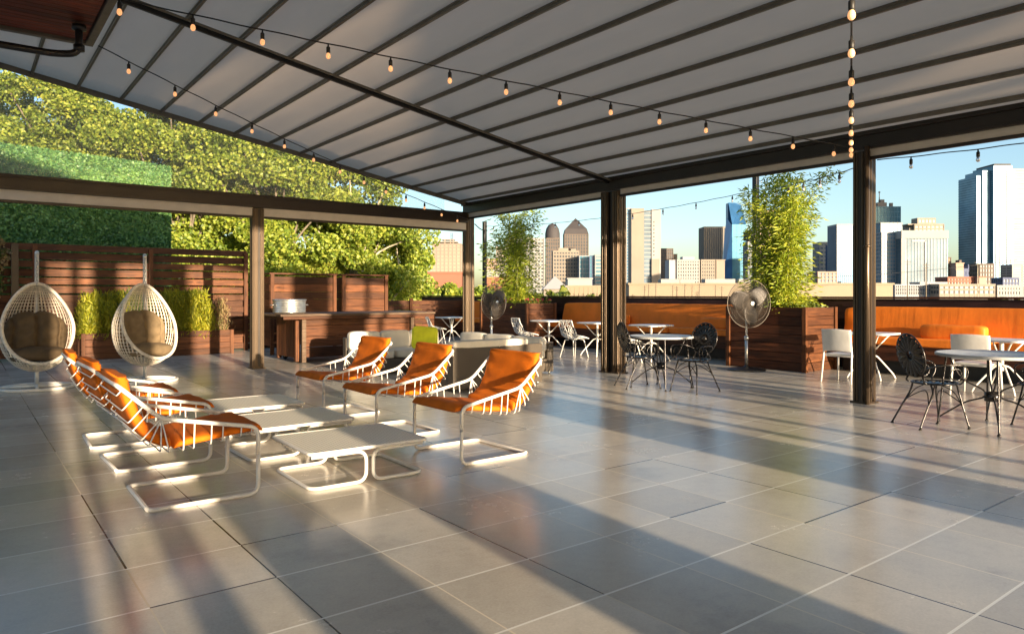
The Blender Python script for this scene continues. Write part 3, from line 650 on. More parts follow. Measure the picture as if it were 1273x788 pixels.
# ================================================================== FURNITURE
# ---- orange sled lounge chair: front edge at local x=0, extends to -x, faces +x ; width along y 0..W
def rail_pts(y, W):
    return None
def make_sling(label, dark=False):
    t = thing('lounge_chair', label, 'chair', (0,0,0), 0, 'orange cushioned lounge chairs'); W = .80; r = .0155
    zt = .50
    def side(y):
        return [(-.93,y,.875),(-.66,y,.635),(-.02,y,.515),(.0,y,.50),(.02,y,.014)]
    # top rail : both arms + loop behind the back
    arm = [(0,0,.30),(0,0,.505),(-.66,0,.632),(-.93,0,.88),(-.93,W,.88),(-.66,W,.632),(0,W,.505),(0,W,.30)]
    a = rounded(arm,.075,6); mb = MB(); mb.tube(a, r, 10); mb.build('arm_rail', M['white'], t)
    leg = [(0,0,.31),(.0,0,.014),(-.74,0,.014),(-.74,W,.014),(.0,W,.014),(0,W,.31)]
    mb = MB(); mb.tube(rounded(leg,.07,6), r, 10); mb.tube([(-.74,.02,.014),(-.74,W-.02,.014)],r,8); mb.build('sled_base', M['white'], t)
    # seat profile
    def railz(x): return .505+(.127/.66)*(-x) if x > -.66 else .632+.248/.27*(-.66-x)
    prof = [(-.02,.465),(-.25,.435),(-.48,.405),(-.66,.415),(-.80,.53),(-.885,.69),(-.945,.87)]
    ps = np.array(spline([(x,0,z) for x,z in prof],6))
    mb = MB()
    idx = np.linspace(1,len(ps)-3,14).astype(int)
    for k,i in enumerate(idx):
        x,_,z = ps[i]
        if x > -.60: xr = x; zr_ = railz(x)
        else:
            tt = max(0,min(1,((x+.66)*(-.27)+(z-.632)*.248)/(.27**2+.248**2))); xr = -.66-.27*tt; zr_ = .632+.248*tt
        q = rounded([(xr,.0,zr_),(x,.022,z-.012),(x,W-.022,z-.012),(xr,W,zr_)],.03,4); mb.tube(q,.0052,6)
    mb.tube([(ps[0][0],.03,ps[0][2]-.012),(ps[0][0],W-.03,ps[0][2]-.012)],.008,8)
    mb.build('wire_ribs', M['white'], t)
    # cushions follow the profile
    def cush(sub, th, name, y0=.030, y1=W-.030, wr=.004):
        P_ = np.array(spline([(x,0,z) for x,z in sub],8)); T = np.gradient(P_,axis=0); T /= np.linalg.norm(T,axis=1,keepdims=True); Nn = np.stack([T[:,2],0*T[:,0],-T[:,0]],1)
        n = len(P_); m_ = 18; V = []; F = []
        for i in range(n):
            ei = min(i,n-1-i); fi = min(1,.35+ei*.33)
            ring = []
            for k in range(m_*2):
                s = k/(m_*2)*2*math.pi; yy = math.copysign(abs(math.cos(s))**.35,math.cos(s)); tt = math.copysign(abs(math.sin(s))**.55,math.sin(s))
                hh = th*.5*fi*(1+tt); w_ = (math.sin(yy*7+i*.8)+.7*math.sin(yy*3.1-i*1.7)+.5*math.sin(i*2.6))*wr*(tt>0)
                V.append(P_[i]+Nn[i]*(hh+w_)+np.array([0,(y0+y1)/2+yy*(y1-y0)/2*(1-.012*(1-fi)),0]))
        K = m_*2
        for i in range(n-1):
            for k in range(K): F.append((i*K+k,(i+1)*K+k,(i+1)*K+(k+1)%K,i*K+(k+1)%K))
        F.append(tuple(range(K))); F.append(tuple((n-1)*K+k for k in range(K))[::-1])
        mb = MB(); mb.add(V,F,True); return mb.build(name, M['orange'], t)
    cush([(.045,.462),(-.14,.452),(-.36,.425),(-.57,.405)],.065,'seat_cushion')
    cush([(-.60,.415),(-.70,.45),(-.80,.545),(-.875,.70),(-.925,.86),(-.94,.93)],.085,'back_cushion')
    return t
ch = make_sling('orange cushioned white wire lounge chair nearest the camera in the left trio')
ch.location = (1.76,5.38,0); ch.rotation_euler = (0,0,R(-.5))
copy_tree(ch,(1.78,6.74,0),R(1),'orange lounge chair, middle one of the three on the left of the low tables')
copy_tree(ch,(1.74,7.88,0),R(-2),'orange lounge chair, farthest of the three on the left of the low tables')
# right trio face -x : rotate by pi, so y range flips -> loc y = V0+W
copy_tree(ch,(3.44,5.17+.82,0),R(180.5),'orange lounge chair nearest the camera in the right trio, by the wicker sofa')
copy_tree(ch,(3.38,6.60+.82,0),R(178.5),'orange lounge chair, middle of the right trio, with the lime pillow behind its back')
copy_tree(ch,(3.42,8.13+.80,0),R(181),'orange lounge chair, farthest of the right trio, in front of the bar')
# ---- low perforated tables : x 0..1, y 0..D
def make_low(label):
    t = thing('low_table', label, 'table', (0,0,0), 0, 'low white tables between the lounge chairs'); Lx, D, h, r = 1.0, .86, .285, .0145
    mb = MB(); ring = rounded([(0,0,h),(Lx,0,h),(Lx,D,h),(0,D,h)],.045,5,True); mb.tube(ring, r, 10, closed=True); mb.build('frame', M['white'], t)
    mb = MB(); mb.bb(.008,Lx-.008,.008,D-.008,h+.004,h+.010); mb.build('mesh_top', M['perf'], t)
    for x_in, x_out, s in ((Lx*.47,.02,-1),(Lx*.53,Lx-.02,1)):
        top_out = x_out
        path = [(top_out,.03,h-.03),(x_in,.03,h-.03),(x_in,.03,.015),(x_out,.03,.015),(x_out,D-.03,.015),(x_in,D-.03,.015),(x_in,D-.03,h-.03),(top_out,D-.03,h-.03)]
        mb = MB(); mb.tube(rounded(path,.085,7), r, 10); mb.build('leg_loop', M['white'], t)
    return t
lt = make_low('nearest of the three low white perforated tables'); lt.location = (2.08,5.18,0); lt.rotation_euler = (0,0,R(-1))
copy_tree(lt,(2.03,6.42,0),R(.6),'middle one of the three low white perforated tables'); copy_tree(lt,(2.02,7.68,0),R(-.5),'farthest of the three low white perforated tables')
# ---- sectional sofa
def sofa_section(label, x0,x1,y0,y1, back, nseat, hz=.66):
    t = thing('wicker_sofa', label, 'sofa', ((x0+x1)/2,(y0+y1)/2,0), group='pieces of the cream cushioned wicker sofa'); bt = .14
    mb = MB(); mb.bb(x0+.01,x1-.01,y0+.01,y1-.01,.05,.29); mb.build('wicker_base', M['weave'], t, .012, local=False)
    q = dict(S=(x0,x1,y0,y0+bt), Nn=(x0,x1,y1-bt,y1), E=(x1-bt,x1,y0,y1))[back]
    ln = (q[1]-q[0]) if back != 'E' else (q[3]-q[2])
    for k in range(2):
        if back != 'E': b_ = (q[0]+ln/2*k+.004, q[0]+ln/2*(k+1)-.004, q[2]-.002, q[3])
        else: b_ = (q[0], q[1]+.002, q[2]+ln/2*k+.004, q[2]+ln/2*(k+1)-.004)
        mb = MB(); mb.bb(*b_,.045,hz); mb.build('wicker_back', M['weave'], t, .012, local=False)
    for sx in (x0+.06,x1-.06):
        for sy in (y0+.06,y1-.06):
            mb = MB(); mb.tube([(sx,sy,0),(sx,sy,.06)],.02,10); mb.build('foot', M['steel'], t, local=False)
    for k in range(nseat):
        if back != 'E':
            w = (x1-x0)/nseat; ys = (y0+bt,y1) if back == 'S' else (y0,y1-bt)
            c = (x0+w*(k+.5),(ys[0]+ys[1])/2,.37); d = (w-.01,ys[1]-ys[0],.17); yb = ys[0]+.09 if back == 'S' else ys[1]-.09
            cb = (x0+w*(k+.5),yb,.60 if back=='Nn' else .55); db = (w-.02,.19,.36 if back=='Nn' else .25)
        else:
            w = (y1-y0)/nseat; c = ((x0+x1-bt)/2,y0+w*(k+.5),.37); d = (x1-bt-x0,w-.01,.17); cb = (x1-bt-.09,y0+w*(k+.5),.55); db = (.19,w-.02,.28)
        mb = MB(); mb.soft(c,d,7,12,wr=.004,seed=k); mb.build('seat_cushion', M['cream'], t, local=False)
        mb = MB(); mb.soft(cb,db,6,12,wr=.005,seed=k+4); mb.build('back_cushion', M['cream'], t, local=False)
    return t
s1 = sofa_section('wicker sofa section whose brown woven back faces the camera, cream cushion on top',5.9,7.67,9.12,10.05,'S',2,.68)
mb = MB(); mb.soft((6.67,9.25,.715),(1.45,.27,.12),7,12,wr=.003); mb.build('top_cushion', M['cream'], s1, local=False)
sofa_section('wicker sofa section facing the camera in front of the bar with tall cream cushions',5.85,7.85,12.0,12.95,'Nn',3,.66)
sofa_section('wicker sofa section running along the right side between the other two sections',7.95,8.85,10.2,12.95,'E',3,.60)
mb = MB(); mb.soft((0,0,0),(.46,.15,.42),3.4,14,wr=.006,dents=lambda V: V*np.stack([1+.12*np.abs(V[:,2])**2,1-.0*V[:,0],1+.12*np.abs(V[:,0])**2],1))
o = mb.build('throw_pillow', M['lime'], None); x,y,_ = at(528,12.6); o.location = (x,y,.72); o.rotation_euler = (R(-14),R(3),R(-35)); tag(o,'bright lime green throw pillow standing on the cream sofa','pillow')
# ---- hanging egg chairs
def egg(label, loc, rz, swing, cm='brown_cush'):
    t = thing('egg_chair', label, 'hanging chair', loc, rz, 'rattan hanging egg chairs'); sw = lambda o: setattr(o, 'rotation_euler', (0,0,swing)); cz = .97; a, b_, c = .495,.49,.70
    th = R(24); nv = np.array([0,math.cos(th),math.sin(th)]); thr = .24
    def lipf(p):
        k = max(0,p[1]/b_)*max(0,min(1,-p[2]/c*1.3+.1)); return np.array([p[0],p[1]*(1+.42*k),p[2]+.0*k])
    def E(ph, z):     # ph around z axis, z in -1..1, egg slimmer at top
        rr = math.sqrt(max(0,1-z*z))*(1-.10*z)*(1-.20*max(0,z)**1.3); return lipf(np.array([a*rr*math.cos(ph), b_*rr*math.sin(ph), c*z]))
    def inside(p):
        q = p.copy()
        for _ in range(3):
            k = max(0,q[1]/b_)*max(0,min(1,-q[2]/c*1.3+.1)); q[1] = p[1]/(1+.42*k)
        return np.dot(q/np.array([a,b_,c]), nv) < thr
    def strands(mb, polys, r):
        for poly in polys:
            run = []
            for p in poly:
                if inside(p): run.append(p+np.array([0,0,cz]))
                else:
                    if len(run) > 2: mb.tube(run, r, 4, flat=.45)
                    run = []
            if len(run) > 2: mb.tube(run, r, 4, flat=.45)
    mb = MB(); hp = [[E(ph,z) for ph in np.linspace(math.pi*.5,math.pi*2.5,73)] for z in np.sin(np.linspace(-1.47,1.47,34))]
    vp = [[E(ph+.0*s,math.sin(s)) for s in np.linspace(-1.5,1.5,50)] for ph in np.linspace(0,2*math.pi,51)[:-1]]
    strands(mb, hp, .0125); strands(mb, vp, .0125); sw(mb.build('woven_shell', M['wicker'], t))
    # rim: intersection in the unit sphere -> circle
    cen = nv*thr; rad = math.sqrt(1-thr**2); e1 = np.array([1,0,0]); e2 = np.cross(nv,e1); rim = []
    for s in np.linspace(0,2*math.pi,65)[:-1]:
        p = cen+rad*(math.cos(s)*e1+math.sin(s)*e2); k = (1-.10*p[2])*(1-.20*max(0,p[2])**1.3); rim.append(lipf(np.array([a*p[0]*k,b_*p[1]*k,c*p[2]]))+np.array([0,0,cz]))
    mb = MB(); mb.tube(rim,.027,10,closed=True); sw(mb.build('rim', M['wicker'], t))
    # cushion
    def dents(V):
        g = np.maximum(0,np.cos((V[:,0]-.0)*math.pi/.36+math.pi*0))**5; W = V.copy(); W[:,1] *= 1-.42*g*(V[:,2]>-.9); W[:,1] += .05*np.sin(V[:,2]*17+V[:,0]*9)*(V[:,1]>0); W[:,2] *= 1-.07*g; return W
    mb = MB(); mb.soft((0,-.10,cz-.14),(.86,.36,.80),2.5,34,rot=Matrix.Rotation(R(10),4,'X'),dents=dents,wr=.012); sw(mb.build('back_cushion', M[cm], t))
    mb = MB(); mb.soft((0,.06,cz-.42),(.78,.62,.24),2.8,22,dents=lambda V: V*np.array([1,1,1]),wr=.016,seed=3); sw(mb.build('seat_cushion', M[cm], t))
    # stand
    mb = MB(); ring = [(.50*math.cos(s),.48*math.sin(s)-.0,.025) for s in np.linspace(0,2*math.pi,49)[:-1]]; mb.tube(ring,.026,10,closed=True)
    mb.tube([(0,-.46,.03),(0,.46,.03)],.022,8); mb.tube([(-.48,-.1,.03),(.48,-.1,.03)],.022,8); mb.build('base_ring', M['white'], t)
    mb = MB(); mb.tube(spline([(0,-.42,.03),(0,-.60,.5),(0,-.70,1.1),(0,-.62,1.75),(0,-.40,2.08),(0,-.14,2.16),(0,-.0,2.12)],8),.030,12); mb.tube([(0,-.3,.03),(0,-.16,.36)],.03,10); mb.build('pole', M['white'], t)
    mb = MB()
    for k in range(9): 
        s = k*.05; mb.tube([(.014*math.cos(w_)*(k%2)+.003*(1-k%2),.014*math.cos(w_)*(1-k%2),2.07-s-.03+.03*math.sin(w_)) for w_ in np.linspace(0,2*math.pi,9)[:-1]],.005,5,closed=True)
    mb.build('chain', M['steel'], t)
    return t
def frame_ang(dx, dd):   # direction given in camera right / depth -> world angle
    v = RT*dx+FW*dd; return math.atan2(v[1],v[0])
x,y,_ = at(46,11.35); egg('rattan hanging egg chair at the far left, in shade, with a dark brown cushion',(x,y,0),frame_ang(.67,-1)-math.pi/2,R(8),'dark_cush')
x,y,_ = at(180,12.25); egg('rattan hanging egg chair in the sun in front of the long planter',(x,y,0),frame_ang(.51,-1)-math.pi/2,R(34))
# ---- pedestal fan
def fan(label, loc, rz, hz=1.31, rad=.47):
    t = thing('pedestal_fan', label, 'fan', loc, rz, 'pedestal fans')
    mb = MB(); mb.lathe([(0,.0),(.36,.0),(.37,.02),(.34,.035),(.10,.06),(.05,.08),(.03,.1)],n=40); mb.build('base', M['black'], t)
    mb = MB(); mb.tube([(0,0,.05),(0,0,.62)],.030,14); mb.tube([(0,0,.60),(0,0,hz-.16)],.022,14); mb.lathe([(.0,0),(.042,0),(.042,.07),(0,.07)],(0,0,.60)); mb.build('pole', M['galv'], t)
    mb = MB(); mb.lathe([(0,-.2),(.07,-.19),(.10,-.12),(.105,-.02),(.06,.02),(0,.03)],(0,0,hz),24,axis=(0,1,0)); mb.box((0,-.02,hz-.13),(.07,.07,.12)); mb.build('motor', M['black'], t)
    for k in range(3):
        a0 = k*2.094+.35
        def fn(u,v): 
            r = .07+(rad-.11)*u; w_ = .10+.26*math.sin(math.pi*min(1,u*.85+.1)); an = a0+(v-.5)*w_/max(r,.12)*1.1; return (r*math.cos(an), .10+(v-.5)*.10*(1-u*.4), hz+r*math.sin(an))
        mb = MB(); mb.grid(fn,10,8,.004); mb.build('blade', M['blade'], t)
    for s,nm in ((1,'front_guard'),(-1,'rear_guard')):
        mb = MB(); n = 110
        for k in range(n):
            an = k/n*2*math.pi; p = [(rr*math.cos(an+.25*(1-rr/rad)), .09+s*dd, hz+rr*math.sin(an+.25*(1-rr/rad))) for rr,dd in ((.05,.125),(rad*.45,.12),(rad*.8,.09),(rad*.97,.035),(rad,.0))]
            mb.tube(p,.0024,3)
        for rr,dd in ((rad*.45,.12),(rad*.75,.1)): mb.tube([(rr*math.cos(q),.09+s*dd,hz+rr*math.sin(q)) for q in np.linspace(0,2*math.pi,49)[:-1]],.003,5,closed=True)
        mb.build(nm, M['wire'], t)
    mb = MB(); mb.tube([(rad*math.cos(q),.09,hz+rad*math.sin(q)) for q in np.linspace(0,2*math.pi,65)[:-1]],.009,8,closed=True); mb.build('guard_rim', M['wire'], t)
    mb = MB(); mb.lathe([(0,.01),(.04,.008),(.055,.0),(0,-.01)],(0,.22,hz),20,axis=(0,1,0)); mb.build('hub_cap', M['galv'], t)
    return t
x,y,_ = at(928,14.1); fan('larger looking pedestal fan in front of the tall planter on the right',(x,y,0),R(180-24))
x,y,_ = at(611,19.2); fan('smaller looking pedestal fan far back beside the corner post',(x,y,0),R(180+8),1.28,.46)
# ---- black wrought iron chair (faces +x)
def iron_chair(label, loc, rz):
    t = thing('iron_chair', label, 'chair', loc, rz, 'black wrought iron fan back chairs'); sz = .49
    cb = np.array([-.27,0,.80]); rt = Matrix.Rotation(R(-12),4,'Y')
    def bp(y,z): p = np.array([0,y,z]); return np.array(rt.to_3x3()) @ p + cb
    rb = .235
    mb = MB(); mb.tube([bp(rb*math.cos(s),rb*1.05*math.sin(s)) for s in np.linspace(0,2*math.pi,49)[:-1]],.0095,8,closed=True); mb.build('back_rim', M['iron'], t)
    mb = MB()
    for k in range(18):
        s = k/18*2*math.pi; 
        def fn(u,v,s=s):
            r = .045+(rb-.05)*u; w_ = (.006+.036*math.sin(math.pi*u*.75+.25))*(v-.5)*2; cup = -.016*math.cos((v-.5)*math.pi)
            p = bp(r*math.cos(s)-w_*math.sin(s), (r*math.sin(s)+w_*math.cos(s))*1.05); return p+np.array([cup,0,0])
        mb.grid(fn,7,4,.003)
    mb.lathe([(0,.012),(.035,.01),(.05,.0),(0,-.01)],bp(0,0),16,axis=(1,0,0)); mb.build('back_petals', M['iron'], t)
    mb = MB(); rs = .235; mb.tube([(rs*math.cos(s)+.02,rs*math.sin(s),sz) for s in np.linspace(0,2*math.pi,41)[:-1]],.010,8,closed=True)
    for k in range(16):
        s = k/16*2*math.pi
        def fn2(u,v,s=s):
            r = .05+(rs-.06)*u; w_ = (.006+.034*math.sin(math.pi*u*.75+.25))*(v-.5)*2; return (.02+r*math.cos(s)-w_*math.sin(s), r*math.sin(s)+w_*math.cos(s), sz-.01-.018*(1-u)+.008*math.cos((v-.5)*math.pi))
        mb.grid(fn2,6,4,.003)
    mb.lathe([(0,.0),(.055,-.004),(.06,-.012),(0,-.016)],(.02,0,sz-.02),16); mb.build('seat', M['iron'], t)
    for s in (-1,1):
        mb = MB(); mb.tube(spline([(-.245,s*.16,.64),(-.12,s*.25,.70),(.10,s*.27,.71),(.20,s*.265,.68),(.215,s*.26,.60),(.17,s*.25,.52),(.15,s*.22,sz)],6),.009,7)
        cc = np.array([.08,s*.262,.60]); mb.tube([cc+np.array([.07*math.cos(q)*(1-.10*q/6.28),0,.07*math.sin(q)*(1-.1*q/6.28)]) for q in np.linspace(0,2*math.pi*1.1,26)],.0065,6); mb.build('arm', M['iron'], t)
        mb = MB(); mb.tube(spline([(-.20,s*.10,.60),(-.22,s*.15,.52),(-.19,s*.16,sz)],5),.010,7); mb.build('back_support', M['iron'], t)
        for fx,ex in ((.17,.25),(-.14,-.33)):
            mb = MB(); mb.tube(spline([(fx,s*.15,sz),(fx*1.02,s*.19,.38),(fx+(ex-fx)*.5,s*.215,.20),(ex,s*.245,.012)],6),[.011,.010,.010],8); mb.lathe([(0,0),(.018,0),(.016,.012),(0,.02)],(ex,s*.245,0),10)
            mb.tube(spline([(fx*.2,s*.06,sz-.02),(fx*.8,s*.15,.40),(fx+(ex-fx)*.45,s*.21,.22)],5),.006,6); mb.build('leg', M['iron'], t)
    mb = MB(); mb.tube(spline([(.19,-.20,.28),(.10,0,.40),(.19,.20,.28)],6),.006,6); mb.tube(spline([(-.2,-.20,.28),(-.1,0,.40),(-.2,.20,.28)],6),.006,6); mb.build('stretcher', M['iron'], t)
    return t
def frame_ang(dx, dd):   # direction given in camera right / depth -> world angle
    v = RT*dx+FW*dd; return math.atan2(v[1],v[0])
x,y,_ = at(795,11.55); ic = iron_chair('black iron fan back chair left of the mid distance round table',(x,y,0),frame_ang(1,.25))
x,y,_ = at(862,11.0); copy_tree(ic,(x,y,0),frame_ang(-.75,-.62),'black iron fan back chair right of the mid distance round table')
x,y,_ = at(1160,8.15); copy_tree(ic,(x,y,0),frame_ang(1,.10),'black iron fan back chair on the left side of the near right round table')
x,y,_ = at(1301,7.9); copy_tree(ic,(x,y,0),frame_ang(-1,.3),'black iron fan back chair cut off by the right edge of the view')
# ---- round table
def round_table(label, loc, rz=0):
    t = thing('round_table', label, 'table', loc, rz, 'round iron bistro tables'); h = .83; rr = .56
    mb = MB(); mb.lathe([(0,h),(rr-.02,h),(rr-.01,h+.004),(rr,h-.006),(rr,h-.03),(rr-.015,h-.034),(rr-.02,h-.012),(0,h-.012)],n=64); mb.build('tabletop', M['iron_top'], t)
    mb = MB(); mb.lathe([(.075,.30),(.08,.30),(.08,.40),(.075,.40),(.075,.30)],n=24); mb.build('collar', M['iron'], t)
    for k in range(4):
        a0 = k*math.pi/2+.5; c, s = math.cos(a0), math.sin(a0)
        mb = MB(); mb.tube(spline([(.44*c,.44*s,h-.02),(.47*c,.47*s,.55),(.50*c,.50*s,.25),(.53*c,.53*s,.012)],6),.0105,8); mb.lathe([(0,0),(.02,0),(.018,.014),(0,.022)],(.53*c,.53*s,0),10)
        mb.tube(spline([(.42*c,.42*s,h-.03),(.30*c,.30*s,.55),(.09*c,.09*s,.42),(.085*c,.085*s,.34),(.26*c,.26*s,.27),(.51*c,.51*s,.09)],7),.0095,8); mb.build('leg', M['iron'], t)
    return t
x,y,_ = at(822,11.45); rt_ = round_table('round grey topped iron table between two black fan back chairs near the double post',(x,y,0),R(20)); rt_.scale = (.9,.9,1)
x,y,_ = at(1234,8.0); copy_tree(rt_,(x,y,0),R(-4),'large looking round iron table at the right edge of the view').scale = (1,1,1)
# ---- white square cafe table
def cafe_table(label, loc, rz=0):
    t = thing('cafe_table', label, 'table', loc, rz, 'white square cafe tables'); h = .80
    mb = MB(); mb.soft((0,0,h),(.74,.74,.035),14,12); mb.build('tabletop', M['white_dirty'], t, .003)
    mb = MB(); mb.tube([(0,0,.34),(0,0,h-.01)],.028,12); mb.build('column', M['white'], t)
    for k in range(4):
        a0 = math.pi/4+k*math.pi/2; c, s = math.cos(a0), math.sin(a0)
        mb = MB(); mb.tube(rounded([(.02*c,.02*s,.42),(.10*c,.10*s,.40),(.37*c,.37*s,.09),(.41*c,.41*s,.01)],.06,5),.014,8); mb.build('leg', M['white'], t)
        mb = MB(); mb.tube(rounded([(.02*c,.02*s,.50),(.07*c,.07*s,.52),(.30*c,.30*s,h-.03),(.33*c,.33*s,h-.02)],.05,4),.012,8); mb.build('strut', M['white'], t)
    return t
ct = cafe_table('white square cafe table left of the double post, beside the farther bamboo planter',(12.2,14.25,0),R(4))
for (u,v,l) in ((12.2,12.45,'white square cafe table directly left of the double bronze post'),(12.2,10.75,'white square cafe table just right of the double bronze post, by the orange bolster'),(12.75,6.15,'small looking white cafe table half hidden by the right bronze post'),(12.45,4.05,'white cafe table in front of the orange bench at the right edge'),(11.6,18.0,'bluish white cafe table seen far back left of the corner post')):
    copy_tree(ct,(u,v,0),R(random.uniform(-5,5)),l)
# ---- perforated shell chair (faces +x)
def shell_chair(label, loc, rz):
    t = thing('shell_chair', label, 'chair', loc, rz, 'white perforated shell chairs'); r_ = np.random.default_rng(2)
    def S(u,v):      # u across -1..1, v 0 front .. 1 back top
        prof = np.array([(.24,.455),(.10,.445),(-.08,.44),(-.20,.47),(-.26,.60),(-.29,.75),(-.31,.88)]); k = v*6; i = min(int(k),5); f_ = k-i
        x,z = prof[i]*(1-f_)+prof[min(i+1,6)]*f_; w_ = .235*(1-.25*max(0,v-.75)*4*.6); cup = (abs(u)**2.2)*(.10*math.sin(math.pi*min(1,v*1.15)))
        back = min(1,max(0,(v-.45)*3)); return np.array([x+cup*back*1.0, u*w_, z+cup*(1-back)*.9])
    nu, nv = 9, 15; P_ = {}
    for i in range(nu):
        for j in range(nv):
            jit = .0 if i in (0,nu-1) or j in (0,nv-1) else .34; uu = -1+2*(i+r_.uniform(-jit,jit))/(nu-1); vv = (j+r_.uniform(-jit,jit)+(.5 if i%2 and 0<j<nv-1 else 0)*.6)/(nv-1); P_[i,j] = S(uu,min(1,max(0,vv)))
    mb = MB()
    for i in range(nu):
        for j in range(nv):
            if j+1 < nv and (r_.random() < .8 or i in (0,nu-1)): mb.tube([P_[i,j],P_[i,j+1]],.0105 if i not in (0,nu-1) else .014,5)
            if i+1 < nu and (r_.random() < .8 or j in (0,nv-1)): mb.tube([P_[i,j],P_[i+1,j]],.0105 if j not in (0,nv-1) else .014,5)
            if i+1 < nu and j+1 < nv and r_.random() < .3: mb.tube([P_[i,j],P_[i+1,j+1]],.009,5)
    mb.build('perforated_shell', M['white_dirty'], t)
    for s in (-1,1):
        for fx,ex in ((.14,.22),(-.14,-.24)):
            mb = MB(); mb.tube(rounded([(fx,s*.06,.425),(fx,s*.17,.43),(ex,s*.24,.01)],.05,4),.0115,8); mb.build('leg', M['white'], t)
    return t
sc = shell_chair('white perforated shell chair by the cafe table beside the farther bamboo planter',(11.5,14.35,0),R(-8))
copy_tree(sc,(11.45,12.45,0),R(4),'white perforated shell chair directly left of the double bronze post'); copy_tree(sc,(11.42,10.75,0),R(0),'white perforated shell chair half hidden behind the double bronze post and black chair')
copy_tree(sc,(11.3,18.35,0),R(-20),'white perforated shell chair far back, just left of the corner post')
# ---- plain white chair (faces +x)
def plain_chair(label, loc, rz):
    t = thing('plastic_chair', label, 'chair', loc, rz, 'plain white moulded chairs'); W = .25
    def bk(u,v): y = (u-.5)*2*W*(1-.04*v); return (-.24-.05*v-.02*(1-(2*u-1)**2), y, .53+.37*v+.012*math.sin(math.pi*u))
    mb = MB(); mb.grid(bk,14,10,.016); mb.build('backrest', M['white_dirty'], t, .004)
    mb = MB(); mb.soft((0,0,.478),(.48,.49,.03),9,14,dents=lambda V: V-np.stack([0*V[:,0],0*V[:,0],.6*(1-V[:,0]**2)*(1-V[:,1]**2)],1)); mb.build('seat', M['white_dirty'], t)
    mb = MB(); mb.box((0,0,.455),(.44,.46,.03)); mb.build('seat_frame', M['white_dirty'], t, .006)
    for s in (-1,1):
        mb = MB(); mb.tube([(-.29,s*(W-.01),.90),(-.24,s*(W-.01),.50),(-.30,s*(W+.01),.005)],.017,8,flat=.8); mb.build('rear_leg', M['white_dirty'], t)
        mb = MB(); mb.tube([(.22,s*(W-.02),.47),(.25,s*(W+.0),.005)],[.019,.014],8,flat=.8); mb.build('front_leg', M['white_dirty'], t)
    return t
pc = plain_chair('plain white plastic chair between the planter and the right bronze post',(11.93,6.2,0),R(0))
copy_tree(pc,(11.93,4.2,0),R(2),'plain white plastic chair behind the near right round table')
# ================================================================== STRING LIGHTS, POLES, SPEAKER
def string(label, A, B, sag, sp, first, glow=True, n=None, loc=None, scale=1.0, tail=0):
    A = np.array(A); B = np.array(B); L = np.linalg.norm(B-A); t = thing('string_lights', label, 'string lights', tuple(A), 0, 'strings of bulbs')
    cv = lambda s: A+(B-A)*s+np.array([0,0,-sag*4*s*(1-s)])
    mb = MB(); mb.tube([cv(s)+np.array([0,0,.004*math.sin(s*L*9)]) for s in np.linspace(0,1,70)],.0075*scale,6); mb.build('cable', M['black'], t, local=False)
    s = first
    while s < L:
        p = cv(s/L); tlt = random.uniform(-.012,.012)
        mb = MB(); mb.lathe([(0,0),(.008,0),(.010,-.03),(.021,-.04),(.021,-.095),(.017,-.10),(0,-.10)],p,10); so = mb.build('socket', M['copper_socket'], t, local=False)
        mb = MB(); mb.lathe([(.012,-.098),(.016,-.103),(.023,-.118),(.0255,-.133),(.022,-.150),(.012,-.161),(0,-.164)],p+np.array([0,0,0]),12); mb.build('bulb', M['bulb' if glow else 'bulb_off'], t, local=False)
        s += sp
    return t
def W3(px,d,H): x,y,_ = at(px,d); return (x,y,EYE+H)
P3 = W3(1058,9.75,2.0)
string('string of glowing bulbs crossing under the canopy from the mahogany overhang to the right post', W3(140,7.0,2.90), P3, .04, .665, .06)
string('string of glowing bulbs running from the overhang to the far corner post', W3(122,9.0,3.12), W3(584,17.4,1.80), .10, .705, .42)
string('string of glowing bulbs running overhead toward the camera from the right post', P3, W3(1061,1.6,2.05*1.18), .33, .665, .30)
string('outdoor string of unlit bulbs sagging between the two exterior light poles', W3(602.5,24.4,2.32), W3(938,16.3,2.36), .20, 1.03, .5, False)
string('outdoor string of unlit bulbs from the nearer light pole to the right bronze post', W3(941,16.3,2.36), (10.12,4.95,3.32), .05, .9, .7, False)
string('outdoor string of unlit bulbs along the outside of the pergola right of the right post', (10.12,4.8,3.36), (10.12,.2,3.36), .06, .8, .45, False)
def pole(label, x, y, h):
    t = thing('light_pole', label, 'pole', (x,y,0), 0, 'poles holding the outdoor strings')
    mb = MB(); mb.box((0,0,h/2),(.115,.115,h)); mb.build('shaft', M['rafter'], t, .008)
    mb = MB(); mb.box((0,0,h+.01),(.135,.135,.025)); mb.build('cap', M['rafter'], t, .004)
    mb = MB(); mb.tube([(.0,-.08,h-.12),(0,-.14,h-.12),(0,-.14,h-.18)],.008,6); mb.build('hook', M['steel'], t); return t
x,y,_ = at(602.5,24.6); pole('slender dark light pole far back beside the corner post',x,y,EYE+2.47)
x,y,_ = at(939.5,16.4); pole('dark light pole next to the larger bamboo, carrying a speaker',x,y,EYE+2.70)
x,y,_ = at(934,16.15); t = thing('speaker','black outdoor speaker mounted on the light pole beside the larger bamboo','speaker',(x,y,2.80),-YAW+R(22))
mb = MB(); V = [(-.17,-.10,-.13),(.17,-.10,-.13),(.13,.12,-.10),(-.13,.12,-.10),(-.17,-.10,.13),(.17,-.10,.13),(.13,.12,.10),(-.13,.12,.10)]
mb.add(V,[(0,3,2,1),(4,5,6,7),(0,1,5,4),(1,2,6,5),(2,3,7,6),(3,0,4,7)]); mb.build('speaker_body', M['black'], t, .012)
mb = MB(); mb.box((0,-.105,0),(.30,.012,.22)); mb.build('grille', M['rafter'], t, .004)
